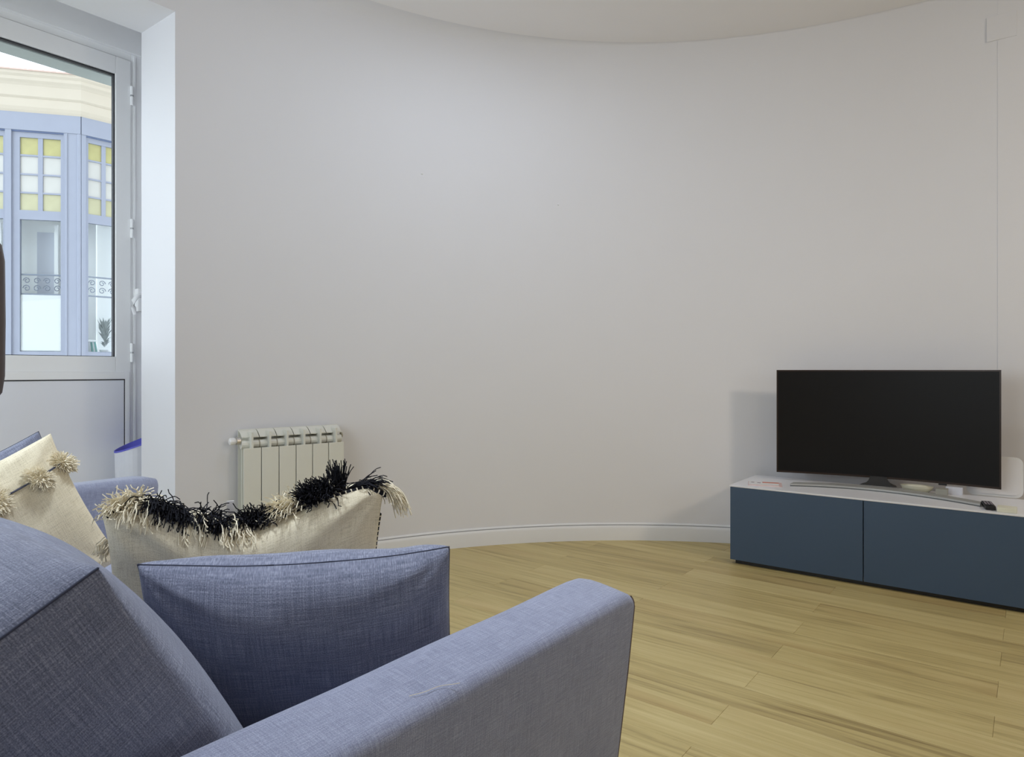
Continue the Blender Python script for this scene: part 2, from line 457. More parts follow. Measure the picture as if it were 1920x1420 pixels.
# baseboards: swept profile with a caulk line on top
def sweep(name, path, prof, mat, parent=None, smooth=True):
    """path: list of (point, inward normal); prof: (distance from wall, z)"""
    vs = []; fs = []; k = len(prof)
    for p, n in path:
        for d, z in prof: vs.append(V((p[0], p[1], 0)) + V((n[0], n[1], 0)) * d + V((0, 0, z)))
    for i in range(len(path) - 1):
        for j in range(k):
            j2 = (j + 1) % k
            fs.append((i * k + j, i * k + j2, (i + 1) * k + j2, (i + 1) * k + j))
    fs += [tuple(range(k))[::-1], tuple(range((len(path) - 1) * k, len(path) * k))]
    o = obj(name, vs, fs, mat, parent, smooth)
    o.data.set_sharp_from_angle(angle=math.radians(35))
    return o


apath = [((x, y), ((CX - x) / RAD, (CY - y) / RAD)) for x, y, t in arc_pts(90, RAD)]
bprof = [(0.0, 0.0), (0.015, 0.0), (0.015, 0.070), (0.013, 0.083), (0.009, 0.088), (0.0, 0.088)]
bb = sweep('baseboard_back', apath, bprof, 'trim'); tag(bb, 'white skirting board bent along the curved wall', kind='structure')
cpath = []
for i, (p, n) in enumerate(apath): cpath.append((p, n))
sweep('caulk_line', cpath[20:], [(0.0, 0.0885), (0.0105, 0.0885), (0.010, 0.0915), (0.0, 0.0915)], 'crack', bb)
sweep('caulk_bead', cpath[20:], [(0.0, 0.092), (0.007, 0.092), (0.0045, 0.0985), (0.0, 0.101)], 'trim', bb)
br = sweep('baseboard_right', [((XR, 0.12), (-1, 0)), ((XR, YB), (-1, 0))], bprof, 'trim'); tag(br, kind='structure')

# floor: every plank an object
floor = box('floor', (XL - 0.1, YB - 0.1, -0.08), (XR + 0.12, YF + 0.1, -0.012), 'brownseam'); tag(floor, 'oak laminate floor of long staggered boards', kind='structure')
poly = [(x, y) for x, y, t in arc_pts(40, RAD + 0.03)]
poly = [(XL - 0.03, YB - 0.03), (XL - 0.03, YW + 0.03)] + poly + [(XR + 0.03, 0.0), (XR + 0.03, YB - 0.03)]   # clockwise


def clip(pts, poly):
    n = len(poly)
    for i in range(n):
        a = poly[i]; b = poly[(i + 1) % n]; ex, ey = b[0] - a[0], b[1] - a[1]
        if abs(ex) + abs(ey) < 1e-9: continue
        ins = lambda p: ex * (p[1] - a[1]) - ey * (p[0] - a[0]) <= 1e-9
        res = []
        for j in range(len(pts)):
            p, q = pts[j], pts[(j + 1) % len(pts)]
            ip, iq = ins(p), ins(q)
            if ip: res.append(p)
            if ip != iq:
                d1 = ex * (p[1] - a[1]) - ey * (p[0] - a[0]); d2 = ex * (q[1] - a[1]) - ey * (q[0] - a[0])
                t = d1 / (d1 - d2); res.append((p[0] + (q[0] - p[0]) * t, p[1] + (q[1] - p[1]) * t))
        pts = res
        if len(pts) < 3: return []
    return pts


PW, PLEN, SL = 0.140, 1.27, 0.030
gap = 0.0003; bevp = 0.0007
for r in range(-29, 12):
    x0 = 2.71 + PW * r; x1 = x0 + PW
    off = 0.72 if r % 2 == 0 else 0.086
    for kk in range(-5, 5):
        y0 = off + PLEN * kk; y1 = y0 + PLEN
        q = [(x0 + gap + SL * (y0 - .7), y0 + gap), (x0 + gap + SL * (y1 - .7), y1 - gap), (x1 - gap + SL * (y1 - .7), y1 - gap), (x1 - gap + SL * (y0 - .7), y0 + gap)]
        pts = clip(q, poly)
        clean = []
        for p_ in pts:
            if not clean or math.hypot(p_[0] - clean[-1][0], p_[1] - clean[-1][1]) > 0.004: clean.append(p_)
        if len(clean) > 2 and math.hypot(clean[0][0] - clean[-1][0], clean[0][1] - clean[-1][1]) <= 0.004: clean.pop()
        if len(clean) < 3: continue
        ar = abs(sum(clean[i][0] * clean[(i + 1) % len(clean)][1] - clean[(i + 1) % len(clean)][0] * clean[i][1] for i in range(len(clean)))) / 2
        if ar < 0.004: continue
        cx_ = sum(p_[0] for p_ in clean) / len(clean); cy_ = sum(p_[1] for p_ in clean) / len(clean)
        m_ = len(clean); vs = []
        for p_ in clean: vs.append((p_[0], p_[1], -0.0115))
        for p_ in clean: vs.append((p_[0], p_[1], -bevp))
        for p_ in clean:
            dx, dy = cx_ - p_[0], cy_ - p_[1]
            vs.append((p_[0] + math.copysign(min(bevp, abs(dx)), dx), p_[1] + math.copysign(min(bevp, abs(dy)), dy), 0.0))
        fs = [tuple(range(2 * m_, 3 * m_))[::-1]]
        for i in range(m_):
            j = (i + 1) % m_
            fs += [(i, i + m_, j + m_, j), (i + m_, i + 2 * m_, j + 2 * m_, j + m_)]
        obj('plank', vs, fs, 'wood', floor)
thr = box('threshold', (XL, YW + 0.03, -0.0115), (XE, YF, 0.0), 'wood', floor)

# ------------------------------------------------------------------ balcony door (window_1)
win = empty('window_1', (0.65, YF, 0), 'white balcony door with glazed upper light and solid lower panel', kind='structure')
Y0, Y1 = YF, YF + 0.034
XJ = 1.567                                # inner edge of the fixed jamb
ZG0, ZG1, ZP, ZR, ZL, ZH = 1.0656, 2.466, 0.955, 0.9913, 2.551, 2.590
head = box('shutter_box', (XL, YF - 0.012, ZH), (1.70, YF + 0.10, HC), 'pvc', win)
box('frame_jamb', (XJ + 0.004, Y0 + 0.010, 0.0), (1.68, Y1, ZH), 'pvc', win, bev=0.003)
box('frame_jamb', (XL, Y0 + 0.010, 0.0), (-0.30, Y1, ZH), 'pvc', win, bev=0.003)
box('frame_head', (-0.30, Y0 + 0.010, ZL + 0.005), (XJ + 0.004, Y1, ZH), 'pvc', win, bev=0.003)
box('frame_bead', (XJ + 0.014, Y0 + 0.002, 0.0), (XJ + 0.023, Y0 + 0.012, ZH - 0.01), 'pvc', win, bev=0.001)
for side, (xa, xb) in enumerate(((0.66, XJ), (-0.30, 0.654))):
    gl, gr = xa + 0.071, xb - 0.071
    sash = box('door_leaf', (gr, Y0, 0.02), (xb, Y1, ZL), 'pvc', win, bev=0.004)
    box('stile', (xa, Y0, 0.02), (gl, Y1, ZL), 'pvc', sash, bev=0.004)
    box('top_rail', (gl, Y0, ZG1), (gr, Y1, ZL), 'pvc', sash, bev=0.003)
    box('middle_rail', (gl, Y0, ZR), (gr, Y1, ZG0), 'pvc', sash, bev=0.003)
    box('bottom_rail', (gl, Y0 + 0.004, 0.02), (gr, Y1, 0.10), 'pvc', sash, bev=0.003)
    pr_ = gr + 0.042
    box('panel_bead', (gl - 0.02, Y0 - 0.006, ZP), (pr_, Y0 + 0.004, ZR), 'pvc', sash, bev=0.002)
    box('panel_bead', (pr_ - 0.001, Y0 - 0.006, 0.06), (pr_ + 0.020, Y0 + 0.004, ZR), 'pvc', sash, bev=0.002)
    box('panel_bead', (gl - 0.03, Y0 - 0.006, 0.06), (gl, Y0 + 0.004, ZP), 'pvc', sash, bev=0.002)
    box('lower_panel', (gl, Y0 - 0.003, 0.06), (pr_, Y0 + 0.03, ZP), 'panel', sash)
    box('panel_gasket', (gl, Y0 - 0.0045, ZP - 0.0055), (pr_, Y0 + 0.001, ZP), 'gasket', sash)
    box('panel_gasket', (pr_ - 0.0055, Y0 - 0.0045, 0.10), (pr_ - 0.0008, Y0 + 0.001, ZP), 'gasket', sash)
    box('glass_gasket', (gl, Y0 + 0.012, ZG0), (gr, Y0 + 0.03, ZG0 + 0.003), 'gasket', sash)
    box('glass_gasket', (gl, Y0 + 0.012, ZG1 - 0.007), (gr, Y1 + 0.001, ZG1), 'gasket', sash)
    box('glass_gasket', (gr - 0.006, Y0 + 0.012, ZG0), (gr, Y1 + 0.001, ZG1), 'gasket', sash)
    box('glass_gasket', (gl, Y0 + 0.012, ZG0), (gl + 0.006, Y0 + 0.03, ZG1), 'gasket', sash)
    box('pane', (gl, Y0 + 0.018, ZG0), (gr, Y0 + 0.024, ZG1), 'glass', sash)
for z in (2.376, 1.71, 1.087):
    h = MB().tube([(XJ + 0.002, Y0 - 0.006, z - 0.047), (XJ + 0.002, Y0 - 0.006, z + 0.047)], 0.0072, 10).build('hinge', 'pvc', win, smooth=False)
    MB().tube([(XJ + 0.002, Y0 - 0.006, z - 0.004), (XJ + 0.002, Y0 - 0.006, z + 0.004)], 0.0078, 10).build('pin', 'steel', h)
hd = MB().box((XJ + 0.020, Y0 - 0.030, 1.295), (XJ + 0.062, Y0 + 0.012, 1.410), 0.006).build('handle', 'pvc', win)
lev = MB().tube([(XJ + 0.036, Y0 - 0.02, 1.372), (XJ + 0.026, Y0 - 0.055, 1.374), (XJ - 0.000, Y0 - 0.070, 1.366), (XJ - 0.018, Y0 - 0.072, 1.342), (XJ - 0.018, Y0 - 0.070, 1.308), (XJ - 0.010, Y0 - 0.066, 1.276)], [0.010, 0.011, 0.011, 0.0115, 0.011, 0.008], 12).build('lever', 'pvc', hd, smooth=True)

# ------------------------------------------------------------------ bay window of the house across the street
BO = V((3.716, 9.973, 0)); aL = V((0.779, -0.627, 0)).normalized(); aR = V((0.997, -0.076, 0)).normalized()
nL = V((aL.y, -aL.x, 0)); nR = V((aR.y, -aR.x, 0))         # towards the viewer
bay = empty('bay_window_house', (3.716, 9.973, 0.3), 'blue wooden bay window with yellow leaded panes under a cream cornice, across the street', 'building')
cur = None


def fb(a, n, s0, s1, d0, d1, z0, z1, mb=None):
    return obox(BO, a, n, (s0, s1), (d0, d1), (z0, z1), 0, mb)


def bay_face(a, n, units, smax):
    s_lo, s_hi = (min(0, smax), max(0, smax))
    fb(a, n, s_lo, s_hi, -0.10, 0.02, 4.105, 4.36).build('beam', 'bay', bay)
    fb(a, n, s_lo, s_hi, -0.10, 0.03, 0.55, 1.13).build('parapet', 'bay', bay)
    fb(a, n, s_lo, s_hi, -0.60, -0.55, 0.6, 4.3).build('room_wall', 'interior', bay)
    for (o0, o1, p0, p1, pm0, pm1, style) in units:
        # o: opening, p: glass limits, pm: middle bar
        m_ = MB()
        fb(a, n, o0, p0, -0.06, -0.012, 1.13, 4.10, m_); fb(a, n, p1, o1, -0.06, -0.012, 1.13, 4.10, m_)
        fb(a, n, p0, p1, -0.06, -0.012, 4.02, 4.10, m_); fb(a, n, p0, p1, -0.06, -0.012, 2.955, 3.075, m_); fb(a, n, p0, p1, -0.06, -0.012, 1.13, 1.24, m_)
        fr = m_.build('casement', 'bay', bay)
        fb(a, n, o0, o1, -0.012, 0.004, 4.088, 4.106).build('drip_groove', 'baydark', fr)
        rows = (4.02, 3.79, 3.545, 3.305, 3.075)
        bars = MB()
        fb(a, n, pm0, pm1, -0.05, -0.018, 3.075, 4.02, bars)
        for z in rows[1:4]: fb(a, n, p0, p1, -0.05, -0.020, z - 0.011, z + 0.011, bars)
        bars.build('glazing_bars', 'bay', fr)
        for i in range(4):
            for (q0, q1) in ((p0, pm0), (pm1, p1)):
                mt = 'yglass' if i == 0 else ('yglass2' if i == 3 else 'wglass')
                fb(a, n, q0, q1, -0.040, -0.034, rows[i + 1], rows[i]).build('leaded_pane', mt, bay)
        fb(a, n, p0, p1, -0.040, -0.036, 1.24, 2.955).build('large_pane', 'bayglass', bay)
        # iron balustrade behind the glass
        w_ = p1 - p0
        for z in (2.245, 1.99, 1.235): rail = fb(a, n, p0, p1, -0.075, -0.055, z - 0.010, z + 0.010).build('rail', 'iron', bay)
        sc = MB(); nsc = max(2, int(w_ / 0.11))
        for q in range(nsc):
            cx0 = p0 + w_ * (q + 0.5) / nsc; sg = 1 if q % 2 else -1
            for off, rr in ((0.05, 0.042), (-0.05, 0.046)):
                pth = []
                for t in range(13):
                    th = t / 12 * 2.6 * math.pi; rad = rr * (1 - 0.06 * t)
                    pth.append(BO + a * (cx0 + sg * rad * math.cos(th)) + n * -0.065 + V((0, 0, 2.117 + off + rad * math.sin(th))))
                sc.tube(pth, 0.006, 4)
        sc.build('scrollwork', 'iron', bay)['kind'] = 'stuff'
        if style == 'blind':
            fb(a, n, p0 - 0.01, p1, -0.052, -0.044, 1.25, 1.980).build('blind', 'blind', bay)
            fb(a, n, p0 + 0.06, p0 + 0.27, -0.40, -0.37, 1.2, 2.86).build('interior_door', 'greyint', bay)
            fb(a, n, p0 + 0.30, p0 + 0.34, -0.30, -0.27, 1.2, 2.95).build('curtain', 'blind', bay)
            fb(a, n, p0 + 0.40, p0 + 0.44, -0.30, -0.27, 1.2, 2.95).build('curtain', 'blind', bay)


uL = [(-0.80, -0.20, -0.713, -0.243, -0.507, -0.452, 'blind'), (-1.45, -0.87, -1.37, -0.90, -1.16, -1.11, 'blind'), (-2.15, -1.52, -2.07, -1.60, -1.86, -1.81, 'blind')]
uR = [(0.055, 0.50, 0.087, 0.450, 0.246, 0.298, 'open'), (0.57, 1.05, 0.61, 1.01, 0.785, 0.835, 'open')]
bay_face(aL, nL, uL, -2.3)
bay_face(aR, nR, uR, 1.2)
for s0, s1 in ((-0.87, -0.80), (-1.52, -1.45), (-2.3, -2.15)): fb(aL, nL, s0, s1, -0.08, 0.015, 1.13, 4.12).build('mullion', 'bay', bay)
for s0, s1 in ((0.50, 0.57), (1.05, 1.2)): fb(aR, nR, s0, s1, -0.08, 0.015, 1.13, 4.12).build('mullion', 'bay', bay)
post = MB(); fb(aL, nL, -0.20, 0.0, -0.10, 0.012, 1.13, 4.12, post); fb(aR, nR, 0.0, 0.055, -0.10, 0.010, 1.13, 4.12, post)
pc = post.build('corner_post', 'bay', bay)
rd = MB()
for s, rr in ((-0.165, 0.014), (-0.02, 0.02)): rd.tube([BO + aL * s + nL * 0.012 + V((0, 0, 1.13)), BO + aL * s + nL * 0.012 + V((0, 0, 4.1))], rr, 8)
rd.build('post_moulding', 'bay', pc)


# cornice: profile swept round the bay
def bay_sweep(name, prof, mat):
    vs = []; fs = []; k = len(prof)
    mit = (nL + nR).normalized() / max(0.2, (nL + nR).normalized().dot(nL))
    st = [(BO + aL * -2.4, nL), (BO, mit), (BO + aR * 1.3, nR)]
    for p, n in st:
        for d, z in prof: vs.append(p + n * d + V((0, 0, z)))
    for i in range(2):
        for j in range(k):
            j2 = (j + 1) % k
            fs.append((i * k + j, i * k + j2, (i + 1) * k + j2, (i + 1) * k + j))
    fs += [tuple(range(k))[::-1], tuple(range(2 * k, 3 * k))]
    return obj(name, vs, fs, mat, bay)


bay_sweep('cornice', [(-0.5, 4.34), (0.02, 4.335), (0.035, 4.36), (0.05, 4.40), (0.06, 4.50), (0.055, 4.505), (0.075, 4.53), (0.085, 4.66), (0.10, 4.69), (0.12, 4.72), (0.12, 4.76), (0.14, 4.79), (0.14, 4.83), (-0.5, 4.83)], 'cornice')
bay_sweep('roof_edge', [(-0.5, 4.83), (0.155, 4.83), (0.155, 4.848), (-0.4, 4.87)], 'eave')
fl = MB(); fb(aL, nL, -2.3, 0.0, -0.9, 0.0, 0.5, 0.62, fl); fb(aR, nR, 0.0, 1.2, -0.9, 0.0, 0.5, 0.62, fl)
fl.build('bay_floor', 'cornice', bay)
# a few things standing inside the right-hand light
stl = empty('stool', BO + aR * 0.20 + nR * -0.35 + V((0, 0, 1.13)), 'small teal stool with white seat behind the bay glass across the street', 'stool')
so = BO + aR * 0.19 + nR * -0.35
box('pedestal', so + V((-0.14, -0.14, 0.62)), so + V((0.16, 0.16, 1.18)), 'interior', bay)
stl.location.z = 1.18; ORI[stl.name] = V(stl.location); stl.location.x = so.x; stl.location.y = so.y; ORI[stl.name] = V(stl.location)
MB().box(so + V((-0.075, -0.075, 1.385)), so + V((0.075, 0.075, 1.415)), 0.01).build('seat', 'blind', stl)
for sx in (-1, 1):
    for sy in (-1, 1):
        MB().tube([so + V((sx * 0.085, sy * 0.07, 1.18)), so + V((sx * 0.055, sy * 0.055, 1.39))], 0.013, 6).build('leg', 'teal', stl)
pt = so + aR * 0.20
plant = empty('house_plant', (pt.x, pt.y, 1.18), 'grey-green leafy plant beside the teal stool behind the bay glass', 'plant')
box('plant_stand', pt + V((-0.10, -0.1, 0.62)), pt + V((0.2, 0.1, 1.18)), 'interior', bay)
MB().lathe(pt + V((0, 0, 1.18)), [(0.0, 0), (0.05, 0), (0.065, 0.10), (0.058, 0.10), (0.0, 0.09)], 14).build('pot', 'blind', plant)
lf = MB(); rr_ = random.Random(3)
for i in range(60):
    th = rr_.uniform(0, 6.28); le = rr_.uniform(0.1, 0.2); hz = rr_.uniform(0.12, 0.50)
    b0 = pt + V((0, 0, 1.25 + hz * 0.5)); tip = pt + V((math.cos(th) * le * 0.55, math.sin(th) * le * 0.55, 1.25 + hz))
    sd = V((-math.sin(th), math.cos(th), 0)) * 0.018; md = (b0 + tip) / 2 + V((0, 0, 0.03))
    lf.add([b0, md + sd, tip, md - sd], [(0, 1, 2, 3)])
lf.build('foliage', 'leaf', plant)['kind'] = 'stuff'
MB().box(so + aR * 0.02 + V((-0.12, 0.25, 2.78)), so + aR * 0.02 + V((0.15, 0.30, 2.92)), 0.01).build('valance', 'ochre', bay)

# ------------------------------------------------------------------ radiator
rl0 = V((1.735, 2.863, 0)); rr0 = V((2.213, 2.744, 0))
ra = (rr0 - rl0).normalized(); rn = V((ra.y, -ra.x, 0))     # rn towards the room
RW = (rr0 - rl0).length; ew = RW / 6
rad = empty('radiator', (*((rl0 + rr0) / 2).xy, 0.14), 'cream six-section radiator hung on the curved wall behind the sofa', 'radiator')


def rb(s0, s1, d0, d1, z0, z1, bev=0.0, mb=None): return obox(rl0, ra, rn, (s0, s1), (d0, d1), (z0, z1), bev, mb)


for i in range(6):
    s = ew * i; c0 = s + ew / 2
    sec = rb(s + 0.0018, s + ew - 0.0018, -0.006, 0.0, 0.165, 0.640, 0.002).build('section', 'rad', rad)
    w_ = MB()
    rb(c0 - 0.0045, c0 + 0.0045, -0.085, -0.001, 0.17, 0.712, 0.0, w_)
    w_.build('web', 'rad', sec)
    t_ = MB()
    # sloping vent plate at the top, back plate
    for q in range(5):
        a0 = q / 5; a1 = (q + 1) / 5
        f0 = lambda t: (-0.030 - 0.055 * t, 0.690 + 0.030 * math.sin(t * 1.57))
        (d0, z0), (d1, z1) = f0(a0), f0(a1)
        P = lambda s_, d_, z_: rl0 + ra * s_ + rn * d_ + V((0, 0, z_))
        t_.add([P(s + .002, d0, z0), P(s + ew - .002, d0, z0), P(s + ew - .002, d1, z1), P(s + .002, d1, z1), P(s + .002, d0, z0 - .004), P(s + ew - .002, d0, z0 - .004), P(s + ew - .002, d1, z1 - .004), P(s + .002, d1, z1 - .004)],
               [(0, 1, 2, 3), (7, 6, 5, 4), (0, 4, 5, 1), (1, 5, 6, 2), (2, 6, 7, 3), (3, 7, 4, 0)])
    rb(s + 0.002, s + ew - 0.002, -0.090, -0.085, 0.17, 0.722, 0.0, t_)
    t_.build('top_vent', 'rad', sec)
    rb(s + 0.008, s + ew - 0.008, -0.060, -0.052, 0.17, 0.66).build('fin', 'rad', sec)
    cl = MB().tube([P(s + 0.001, -0.045, 0.655), P(s + ew - 0.001, -0.045, 0.655)], 0.021, 14).build('collector', 'rad', sec, smooth=False)
    MB().tube([P(s + 0.001, -0.045, 0.20), P(s + ew - 0.001, -0.045, 0.20)], 0.021, 12).build('collector', 'rad', sec, smooth=False)
    if i: MB().tube([P(s - 0.0025, -0.045, 0.655), P(s + 0.0025, -0.045, 0.655)], 0.0225, 14).build('gasket_ring', 'raddark', sec)
vp = [P(-0.002, -0.045, 0.672), P(-0.018, -0.045, 0.672)]
vl = MB().tube(vp, 0.017, 12).build('valve', 'brass', rad)
MB().tube([P(-0.018, -0.045, 0.672), P(-0.030, -0.045, 0.672), P(-0.045, -0.045, 0.672), P(-0.050, -0.045, 0.672)], [0.011, 0.017, 0.017, 0.012], 12).build('valve_cap', 'whiteplastic', vl)
MB().tube([P(RW + 0.001, -0.045, 0.672), P(RW + 0.008, -0.045, 0.672)], 0.014, 10).build('end_plug', 'raddark', rad)
pp = MB().tube([P(-0.012, -0.055, 0.20), P(-0.020, -0.075, 0.20), P(-0.025, -0.105, 0.20)], 0.009, 8).build('pipe', 'rad', rad)
for s_ in (0.11, 0.37): rb(s_, s_ + 0.03, -0.19, -0.089, 0.60, 0.63).build('bracket', 'rad', rad)

# ------------------------------------------------------------------ cabinet with television
CXF, CYL, CYR = 3.492, 1.243, -0.002
cab = empty('tv_cabinet', (3.70, 0.62, 0), 'low media cabinet with blue-grey doors and white top', 'cabinet')
ZT = 0.405
bd_ = MB()
bd_.box((CXF + 0.019, CYL - 0.018, 0.022), (CXF + 0.42, CYL, ZT - 0.012), 0.001)
bd_.box((CXF + 0.019, CYR, 0.022), (CXF + 0.42, CYR + 0.018, ZT - 0.012), 0.001)
bd_.box((CXF + 0.41, CYR, 0.022), (CXF + 0.42, CYL, ZT - 0.012))
bd_.box((CXF + 0.019, CYR, 0.022), (CXF + 0.42, CYL, 0.038))
bd_.build('carcass', 'cabwhite', cab)
box('top', (CXF - 0.001, CYR - 0.001, ZT - 0.008), (CXF + 0.422, CYL + 0.003, ZT), 'cabwhite', cab, bev=0.0015)
ymid = 0.621
box('door', (CXF, ymid + 0.002, 0.022), (CXF + 0.018, CYL - 0.001, ZT - 0.009), 'cab', cab, bev=0.0012)
box('door', (CXF, CYR + 0.001, 0.022), (CXF + 0.018, ymid - 0.002, ZT - 0.009), 'cab', cab, bev=0.0012)
box('plinth', (CXF + 0.025, CYR + 0.02, 0.0), (CXF + 0.40, CYL - 0.02, 0.022), 'black', cab)

tvl = V((3.798, 1.098, 0)); tvr = V((3.863, 0.113, 0))
ta = (tvr - tvl).normalized(); tn = V((ta.y, -ta.x, 0))      # tn towards the room (-x)
TW = (tvr - tvl).length; SAG = 0.062
tv = empty('television', (3.80, 0.6, ZT), 'curved flat-screen television, switched off, on the low cabinet', 'television')


def tp(s, d, z):            # s 0..TW along the set
    u = s / TW * 2 - 1
    return tvl + ta * s + tn * (d - SAG * (1 - u * u)) + V((0, 0, z))


def curved_slab(s0, s1, d0, d1, z0, z1, n=28):
    mb = MB(); vs = []; fs = []
    for i in range(n + 1):
        s = s0 + (s1 - s0) * i / n
        vs += [tp(s, d1, z0), tp(s, d1, z1), tp(s, d0, z1), tp(s, d0, z0)]
    for i in range(n):
        for j in range(4):
            j2 = (j + 1) % 4
            fs.append((i * 4 + j, i * 4 + j2, (i + 1) * 4 + j2, (i + 1) * 4 + j))
    fs += [(0, 3, 2, 1), (n * 4, n * 4 + 1, n * 4 + 2, n * 4 + 3)]
    return mb.add(vs, fs)


Z0, Z1 = 0.449, 1.0
curved_slab(0.0, TW, -0.012, 0.0, Z0, Z1).build('bezel', 'bezel', tv)
curved_slab(0.12, TW - 0.12, -0.055, -0.012, Z0 + 0.05, Z1 - 0.1).build('back_housing', 'black', tv)
curved_slab(0.007, TW - 0.007, 0.0, 0.0008, Z0 + 0.010, Z1 - 0.007).build('screen', 'screen', tv)
# neck (flares towards the foot)
nk = MB(); vs = []; fs = []
prof = [(0.000, 0.085), (0.004, 0.072), (0.012, 0.055), (0.024, 0.044), (0.045, 0.037)]
for z, hw in prof:
    for s, d in ((-hw, 0.028 - z * 0.5), (hw, 0.028 - z * 0.5), (hw * 0.9, -0.03), (-hw * 0.9, -0.03)):
        vs.append(tp(TW / 2 - 0.012 + s, d, ZT + 0.009 + z))
for i in range(4):
    for j in range(4):
        j2 = (j + 1) % 4
        fs.append((i * 4 + j, i * 4 + j2, (i + 1) * 4 + j2, (i + 1) * 4 + j))
fs += [(0, 3, 2, 1), (16, 17, 18, 19)]
nk.add(vs, fs).build('stand_neck', 'black', tv)
# arc-shaped foot
ft = MB(); ft2 = MB()
fA, fB_, fM = V((3.640, 0.985, 0)), V((3.592, 0.180, 0)), V((3.736, 0.600, 0))
for mbx, z0, z1, grow in ((ft, ZT + 0.005, ZT + 0.013, 0.0), (ft2, ZT, ZT + 0.005, -0.001)):
    vs = []; fs = []; n = 30
    for i in range(n + 1):
        t = i / n
        p = fA * (1 - t) * (1 - 2 * t) + fM * 4 * t * (1 - t) + fB_ * t * (2 * t - 1)
        wv = 0.088 * (0.72 + 0.28 * math.sin(math.pi * t)) + grow
        vs += [p + V((0, 0, z0)), p + V((0, 0, z1)), p + V((wv, 0.0, z1)), p + V((wv, 0, z0))]
    for i in range(n):
        for j in range(4):
            j2 = (j + 1) % 4
            fs.append((i * 4 + j, i * 4 + j2, (i + 1) * 4 + j2, (i + 1) * 4 + j))
    fs += [(0, 3, 2, 1), (n * 4, n * 4 + 1, n * 4 + 2, n * 4 + 3)]
    mbx.add(vs, fs)
fo = ft.build('stand_foot', 'silver', tv); ft2.build('foot_edge', 'silverdark', fo)
MB().box(tp(TW * 0.785, 0.0, Z0 - 0.008), tp(TW * 0.785, 0.0, Z0 - 0.008) + V((0.008, 0.035, 0.008)), 0.002).build('power_button', 'black', tv)
tb = tp(TW * 0.385, 0.004, Z1 - 0.005)
MB().box(tb + V((-0.002, -0.03, 0)), tb + V((0.004, 0.03, 0.005)), 0.001).build('camera_tab', 'bezel', tv)


def text(name, s, size, loc, ax, up, mat, parent):
    cu = bpy.data.curves.new(name, 'FONT'); cu.body = s; cu.size = size; cu.align_x = 'CENTER'; cu.align_y = 'CENTER'; cu.extrude = 0.0002
    to = bpy.data.objects.new(name + '_t', cu); C.objects.link(to)
    dg = bpy.context.evaluated_depsgraph_get(); me = bpy.data.meshes.new_from_object(to.evaluated_get(dg))
    bpy.data.objects.remove(to); bpy.data.curves.remove(cu)
    ax = V(ax).normalized(); up = V(up).normalized(); nn = ax.cross(up)
    vs = [V(loc) + ax * v.co.x + up * v.co.y + nn * v.co.z for v in me.vertices]; fs = [tuple(p.vertices) for p in me.polygons]
    bpy.data.meshes.remove(me)
    return obj(name, vs, fs, mat, parent)


text('brand_lettering', 'SAMSUNG', 0.0105, tp(TW / 2 - 0.012, 0.0016, Z0 + 0.0048), ta, (0, 0, 1), 'logo', tv)

# leaflets
lfh = empty('leaflet', (3.60, 1.12, ZT), 'white and pink folded leaflet on the left end of the cabinet', 'leaflet')
la = V((0.30, -0.95, 0)).normalized(); ln = V((-la.y, la.x, 0)) * 1
lo = V((3.535, 1.165, 0))


def lb(s0, s1, d0, d1, z0, z1): return obox(lo, la, ln, (s0, s1), (d0, d1), (ZT + z0, ZT + z1))


lb(0, 0.165, 0, 0.135, 0.0, 0.0015).build('back_sheet', 'pink', lfh)
lb(0.003, 0.150, 0.004, 0.128, 0.0015, 0.004).build('pages', 'paper', lfh)
lb(0.07, 0.150, 0.085, 0.115, 0.004, 0.0043).build('printed_bar', 'red', lfh)
lb(0.004, 0.150, 0.004, 0.010, 0.004, 0.0043).build('printed_edge', 'red', lfh)
lb(0.045, 0.062, 0.07, 0.09, 0.004, 0.0043).build('printed_mark', 'inkgrey', lfh)
lb(0.015, 0.030, 0.08, 0.10, 0.004, 0.0043).build('printed_mark', 'inkgrey', lfh)

# cream dish and small boxes behind the foot
di = V((3.850, 0.448, 0))
dish = empty('dish', (di.x, di.y, ZT), 'small cream oval dish behind the television foot', 'dish')
mb = MB().lathe((0, 0, 0), [(0.0, 0.0), (0.045, 0.0), (0.058, 0.012), (0.066, 0.030), (0.061, 0.030), (0.05, 0.012), (0.0, 0.006)], 26)
mb.v = [V((v.x * 0.6, v.y * 1.08, v.z)) + V((di.x, di.y, ZT + 0.0005)) for v in mb.v]
mb.build('bowl', 'yellowish', dish, smooth=True)
mb = MB(); bm = bmesh.new(); bmesh.ops.create_uvsphere(bm, u_segments=14, v_segments=8, radius=1)
for v in bm.verts: v.co = V((di.x + v.co.x * 0.028, di.y + v.co.y * 0.055, ZT + 0.022 + v.co.z * 0.014))
mb.addbm(bm); mb.build('contents', 'creambox', dish, smooth=True)
b1 = MB().box((3.800, 0.318, ZT), (3.850, 0.366, ZT + 0.030), 0.002).build('card_box', 'greybox'); tag(b1, 'small grey box standing right of the cream dish', 'box')
b2 = MB().box((3.862, 0.262, ZT), (3.905, 0.330, ZT + 0.036), 0.003).build('storage_box', 'bin'); tag(b2, 'pale lilac box behind the right half of the television foot', 'box')

# white rounded router panel leaning on the wall
rt = empty('router_panel', (3.97, 0.15, ZT), 'white plastic panel with rounded corners behind the television\'s right edge', 'router')


